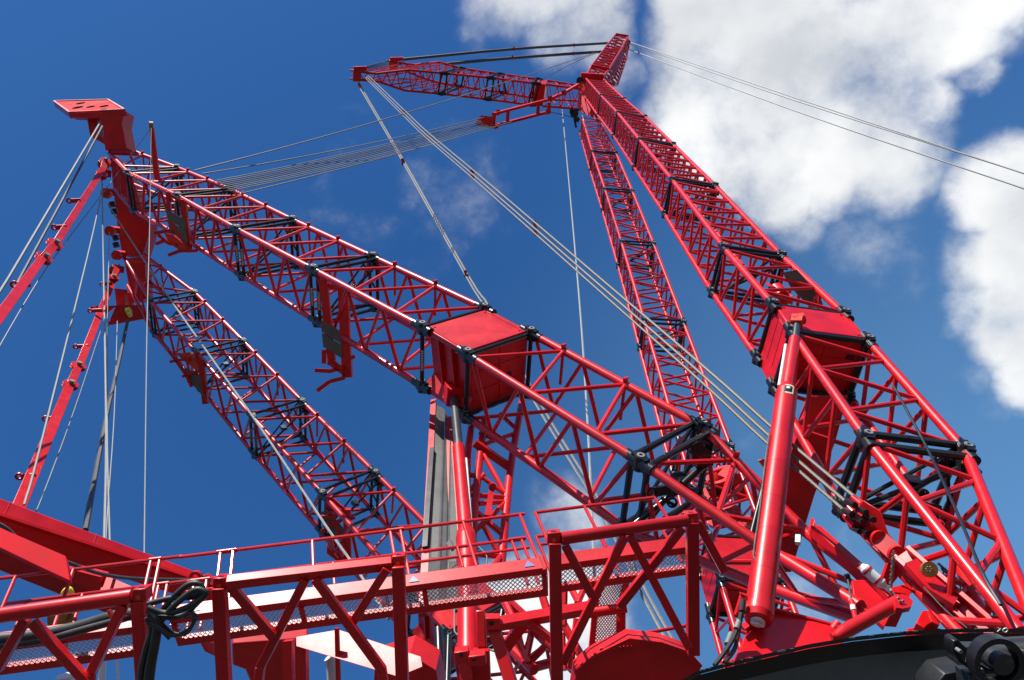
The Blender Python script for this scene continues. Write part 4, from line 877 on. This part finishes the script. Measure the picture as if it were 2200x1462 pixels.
m.build('link_pin', BLK, lp)
m = MB()
for (x0, y0, x1, y1) in ((1830, 1068, 1866, 1098), (1822, 1090, 1850, 1118), (1814, 1108, 1840, 1132)): m.tube(P(x0, y0, 19.4), P(x1, y1, 19.0), .07, .15, n=16)
m.build('cable_socket', RED, lp)
lb = thing('link_beam', P(2130, 1370, 15.3), 'red channel beam with a bronze cap and forked bracket, below the link plates', 'beam')
m = MB(); a, b = P(1940, 1196, 17.5), P(2160, 1392, 15.0); up_ = VIEW.cross(b - a).normalized()
m.bar(a + up_ * .18, b + up_ * .18, .46, .1, up_).bar(a - up_ * .18, b - up_ * .18, .46, .1, up_).bar(a + VIEW * .1, b + VIEW * .1, .07, .36, up_); m.build('channel', RED, lb, bevel=.01)
m = MB(); wallplate(m, [(1945, 1210), (1970, 1200), (2000, 1232), (2060, 1280), (2050, 1300), (1990, 1262)], 16.8, .12); m.build('channel_plate', RED, lb)
m = MB(); wallplate(m, [(1916, 1262), (1948, 1255), (1982, 1232), (1992, 1240), (1956, 1272), (1954, 1284), (1944, 1276), (1918, 1272)], 17.0, .12); m.build('forked_bracket', RED2, lb)
q = MB().disc(P(1996, 1224, 16.3), W((.15, 1, -.35)), .16, .14, n=28).build('bronze_cap', BRN, lb)
m = MB()
for k in range(6):
    t = math.tau * k / 6; m.disc(P(1996, 1223, 16.22) + W((math.cos(t), 0, math.sin(t) * .9)) * .06, VIEW, .013, .03, n=8)
m.build('cap_bolt', STL, q)
m = MB(); slab(m, [(1910, 1205), (1937, 1212), (1928, 1242), (1914, 1260), (1894, 1252)], 17.8, .12); m.build('hanging_plate', RED2, lb)
r = MB()
pp = [(1920, 1186), (1917, 1222), (1914, 1258), (1912, 1272)]
for k in range(30):
    t = k / 29; y = 1186 + 84 * t; x = 1920 - 7 * t + 2.2 * math.sin(k * 2.1); r.ring(P(x, y, 17.2), W((1, .2, 0)) if k % 2 else W((.3, 1, 0)), .031, .015, .015, n=10)
tag(r.build('safety_chain', STL), 'bright steel chain hanging from the lowest pin of the link plates', 'chain')
r = thing('accumulator_bottle', P(1905, 1268, 16.5), 'white gas bottle strapped in red clips above the round strut', 'gas bottle')
m = MB(); a, b = P(1858, 1222, 16.9), P(1894, 1254, 16.7); d = (b - a).normalized()
m.tube(a - d * .10, a, .05, .118, n=24).tube(a, b, .118, n=24).tube(b, b + d * .1, .118, .05, n=24).tube(b + d * .1, b + d * .22, .045, n=16); m.build('bottle_body', WHT, r)
m = MB()
for t in (.15, .8): m.ring(lerp(a, b, t), d, .13, .117, .05)
m.build('bottle_clip', RED, r); MB().tube(b + d * .22, b + d * .32, .03).tube(a - d * .1, a - d * .15, .03).build('bottle_valve', STL, r)
r = thing('link_strut', P(1800, 1368, 14.2), 'red round strut above the black drum, with a bolted bracket', 'strut')
MB().tube(P(1806, 1362, 14.1), P(1934, 1292, 14.6), .135, n=24).tube(P(1796, 1369, 14.0), P(1812, 1359, 14.1), .09, .13, n=20).build('strut_tube', RED, r)
MB().tube(P(1796, 1369, 14.0) - W((.08, 0, 0)), P(1796, 1369, 14.0) + W((.06, 0, .02)), .075, n=16).build('ball_end', RED, r)
m = MB(); wallplate(m, [(1922, 1290), (1936, 1276), (1950, 1280), (1962, 1292), (1958, 1304), (1940, 1308), (1926, 1306)], 14.4, .12); slab(m, [(1920, 1306), (1942, 1310), (1925, 1348), (1900, 1346)], 14.7, .2); q = m.build('end_bracket', RED2, r)
m = MB()
for x, y in ((1930, 1286), (1934, 1294), (1940, 1292)): m.disc(P(x, y, 14.35), VIEW, .024, .03, n=10)
m.build('bracket_bolt', STL, q)
r = thing('gas_damper', P(1845, 1350, 15), 'slim red damper with white collars left of the round strut', 'damper')
MB().tube(P(1821, 1242, 16.4), P(1829, 1290, 15.8), .022).build('damper_rod', CHR, r); MB().tube(P(1829, 1290, 15.8), P(1840, 1338, 15.2), .05).build('damper_body', RED, r)
MB().tube(P(1832, 1302, 15.6), P(1834, 1312, 15.5), .056).tube(P(1829, 1288, 15.8), P(1829.5, 1292, 15.8), .054).build('damper_collar', WHT, r); MB().bar(P(1819, 1234, 16.4), P(1823, 1248, 16.4), .1, .08, VIEW).build('damper_eye', BLK, r)
r = thing('side_plate', P(1720, 1390, 17.5), 'broad red side plate under the big cylinder with a rolled top edge', 'side plate')
m = MB(); wallplate(m, [(1648, 1310), (1680, 1316), (1790, 1346), (1812, 1380), (1800, 1420), (1560, 1460), (1600, 1370)], 18.0, .5); m.build('plate', RED, r, bevel=.02)
m = MB().bar(P(1664, 1312, 17.9), P(1792, 1346, 17.9), .12, .07, UP); m.disc(P(1794, 1350, 17.8), W((.6, .2, .6)), .12, .3); m.build('plate_edge', RED2, r)
m = MB(); wallplate(m, [(1608, 1352), (1640, 1362), (1665, 1440), (1560, 1450)], 17.5, .3); m.build('gusset', RED, r)
r = thing('base_lug', P(2000, 1350, 16), 'notched red lug block standing above the black drum', 'lug block')
m = MB(); wallplate(m, [(1968, 1338), (1982, 1312), (2003, 1311), (2021, 1330), (2018, 1344), (2003, 1337), (1992, 1344), (1986, 1350)], 16, .4); wallplate(m, [(1950, 1350), (1985, 1345), (2020, 1350), (2060, 1362), (2060, 1380), (1940, 1380)], 16.2, .6); m.build('lug', RED, r, bevel=.02)
# far lattice at the right edge
m = MB()
pts = [(2030, 1222), (2052, 1240), (2080, 1262), (2100, 1280), (2130, 1310), (2160, 1345)]
for k in range(26):
    t = k / 25; x = 2018 + 150 * t; y = 1222 + 125 * t; z = 9 if k % 2 else -12
    m.tube(P(x, y - 12, 60), P(x + 6, y + 14 + z, 60), .06, n=5)
m.tube(P(2014, 1210, 60), P(2165, 1335, 60), .09, n=6).tube(P(2012, 1240, 60), P(2160, 1365, 60), .09, n=6).tube(P(2022, 1222, 62), P(2172, 1348, 62), .09, n=6)
tag(m.build('distant_boom', DST), 'distant thin dark lattice boom glimpsed through the thick boom foot', 'crane boom')
rope('control_cable', 'black cable slanting down through the thick boom near its foot', [(1920, 830, 22.5), (1990, 960, 19.5), (2060, 1110, 16.4), (2110, 1230, 14.6), (2150, 1300, 13.8)], .035, BLK, 'cable')
rope('control_cable', 'thin line below the channel beam at lower right', [(1985, 1262, 15), (2030, 1310, 14), (2078, 1350, 13)], .012, DST, 'cable')
dr = thing('winch_drum', P(1900, 1470, 7), 'huge black drum rim filling the lower right corner with a dull grey inner face', 'winch drum')
arc = [(1440, 1476), (1500, 1441), (1560, 1425), (1650, 1404), (1740, 1384), (1830, 1369), (1940, 1357), (2050, 1351), (2130, 1350), (2260, 1353)]
def arcband(name, m_, o0, o1, d0, d1, bev=0):
    m = MB(); n = len(arc); vs = []
    for x, y in arc:
        for (o, d) in ((o0, d0), (o1, d0), (o1, d1), (o0, d1)): vs.append(P(x, y + o, d))
    fs = [tuple(reversed((4 * i + k, 4 * i + (k + 1) % 4, 4 * i + 4 + (k + 1) % 4, 4 * i + 4 + k))) for i in range(n - 1) for k in range(4)] + [(0, 1, 2, 3), tuple(4 * (n - 1) + k for k in (3, 2, 1, 0))]
    m.add(vs, fs); return m.build(name, m_, dr, ang=30)
arcband('drum_rim', BLK2, 0, 9, 7.0, 7.9); arcband('drum_flange', BLK, 10, 44, 7.06, 7.5)
arcband('drum_face', PANEL, 44, 260, 7.35, 7.45)
m = MB()
for k in range(22):
    t = random.random() * (len(arc) - 1.01); i = int(t); q = lerp((*arc[i], 0), (*arc[i + 1], 0), t - i); m.bar(P(q.x, q.y + 1, 6.995), P(q.x + random.uniform(3, 14), q.y + 1, 6.995), .004, .010 * random.random() + .004, W((0, 0, 1)))
m.build('rim_scratch', PANEL, dr)
MB().bar(P(2143, 1358, 6.985), P(2150, 1351, 6.985), .007, .006, VIEW).build('chalk_mark', WHT, dr); MB().ring(P(2160, 1354.5, 6.985), W((0, 1, .35)), .026, .018, .006, n=20).build('chalk_mark', WHT, dr)
r = thing('clamp_cylinder', P(2130, 1420, 6.4), 'glossy black clamp with jaws and a round pivot in the bottom right corner', 'clamp')
MB().tube(P(2150, 1418, 6.4), P(2290, 1414, 6.0), .175, n=28).build('clamp_barrel', BLK, r)
MB().disc(P(2140, 1418, 6.2), VIEW, .085, .2, n=28).build('pivot_disc', BLK2, r); MB().ring(P(2138, 1420, 6.15), VIEW, .2, .155, .12, n=36).build('pivot_ring', BLK, r)
m = MB(); slab(m, [(2048, 1378), (2058, 1374), (2075, 1392), (2120, 1392), (2120, 1398), (2078, 1400), (2074, 1424), (2100, 1424), (2124, 1438), (2170, 1440), (2176, 1446), (2120, 1450), (2085, 1440), (2060, 1424), (2046, 1400)], 6.3, .14); m.build('clamp_jaw', BLK, r, bevel=.01)
m = MB(); slab(m, [(2004, 1480), (2030, 1448), (2075, 1440), (2095, 1480), (2080, 1520), (2000, 1520)], 6.6, .3); slab(m, [(2080, 1450), (2120, 1452), (2150, 1480), (2150, 1520), (2090, 1520)], 6.3, .2); m.build('clamp_base', BLK2, r, bevel=.01)
MB().disc(P(2104, 1438, 6.22), VIEW, .018, .08).disc(P(2060, 1398, 6.25), VIEW, .016, .06).build('clamp_bolt', STL, r)
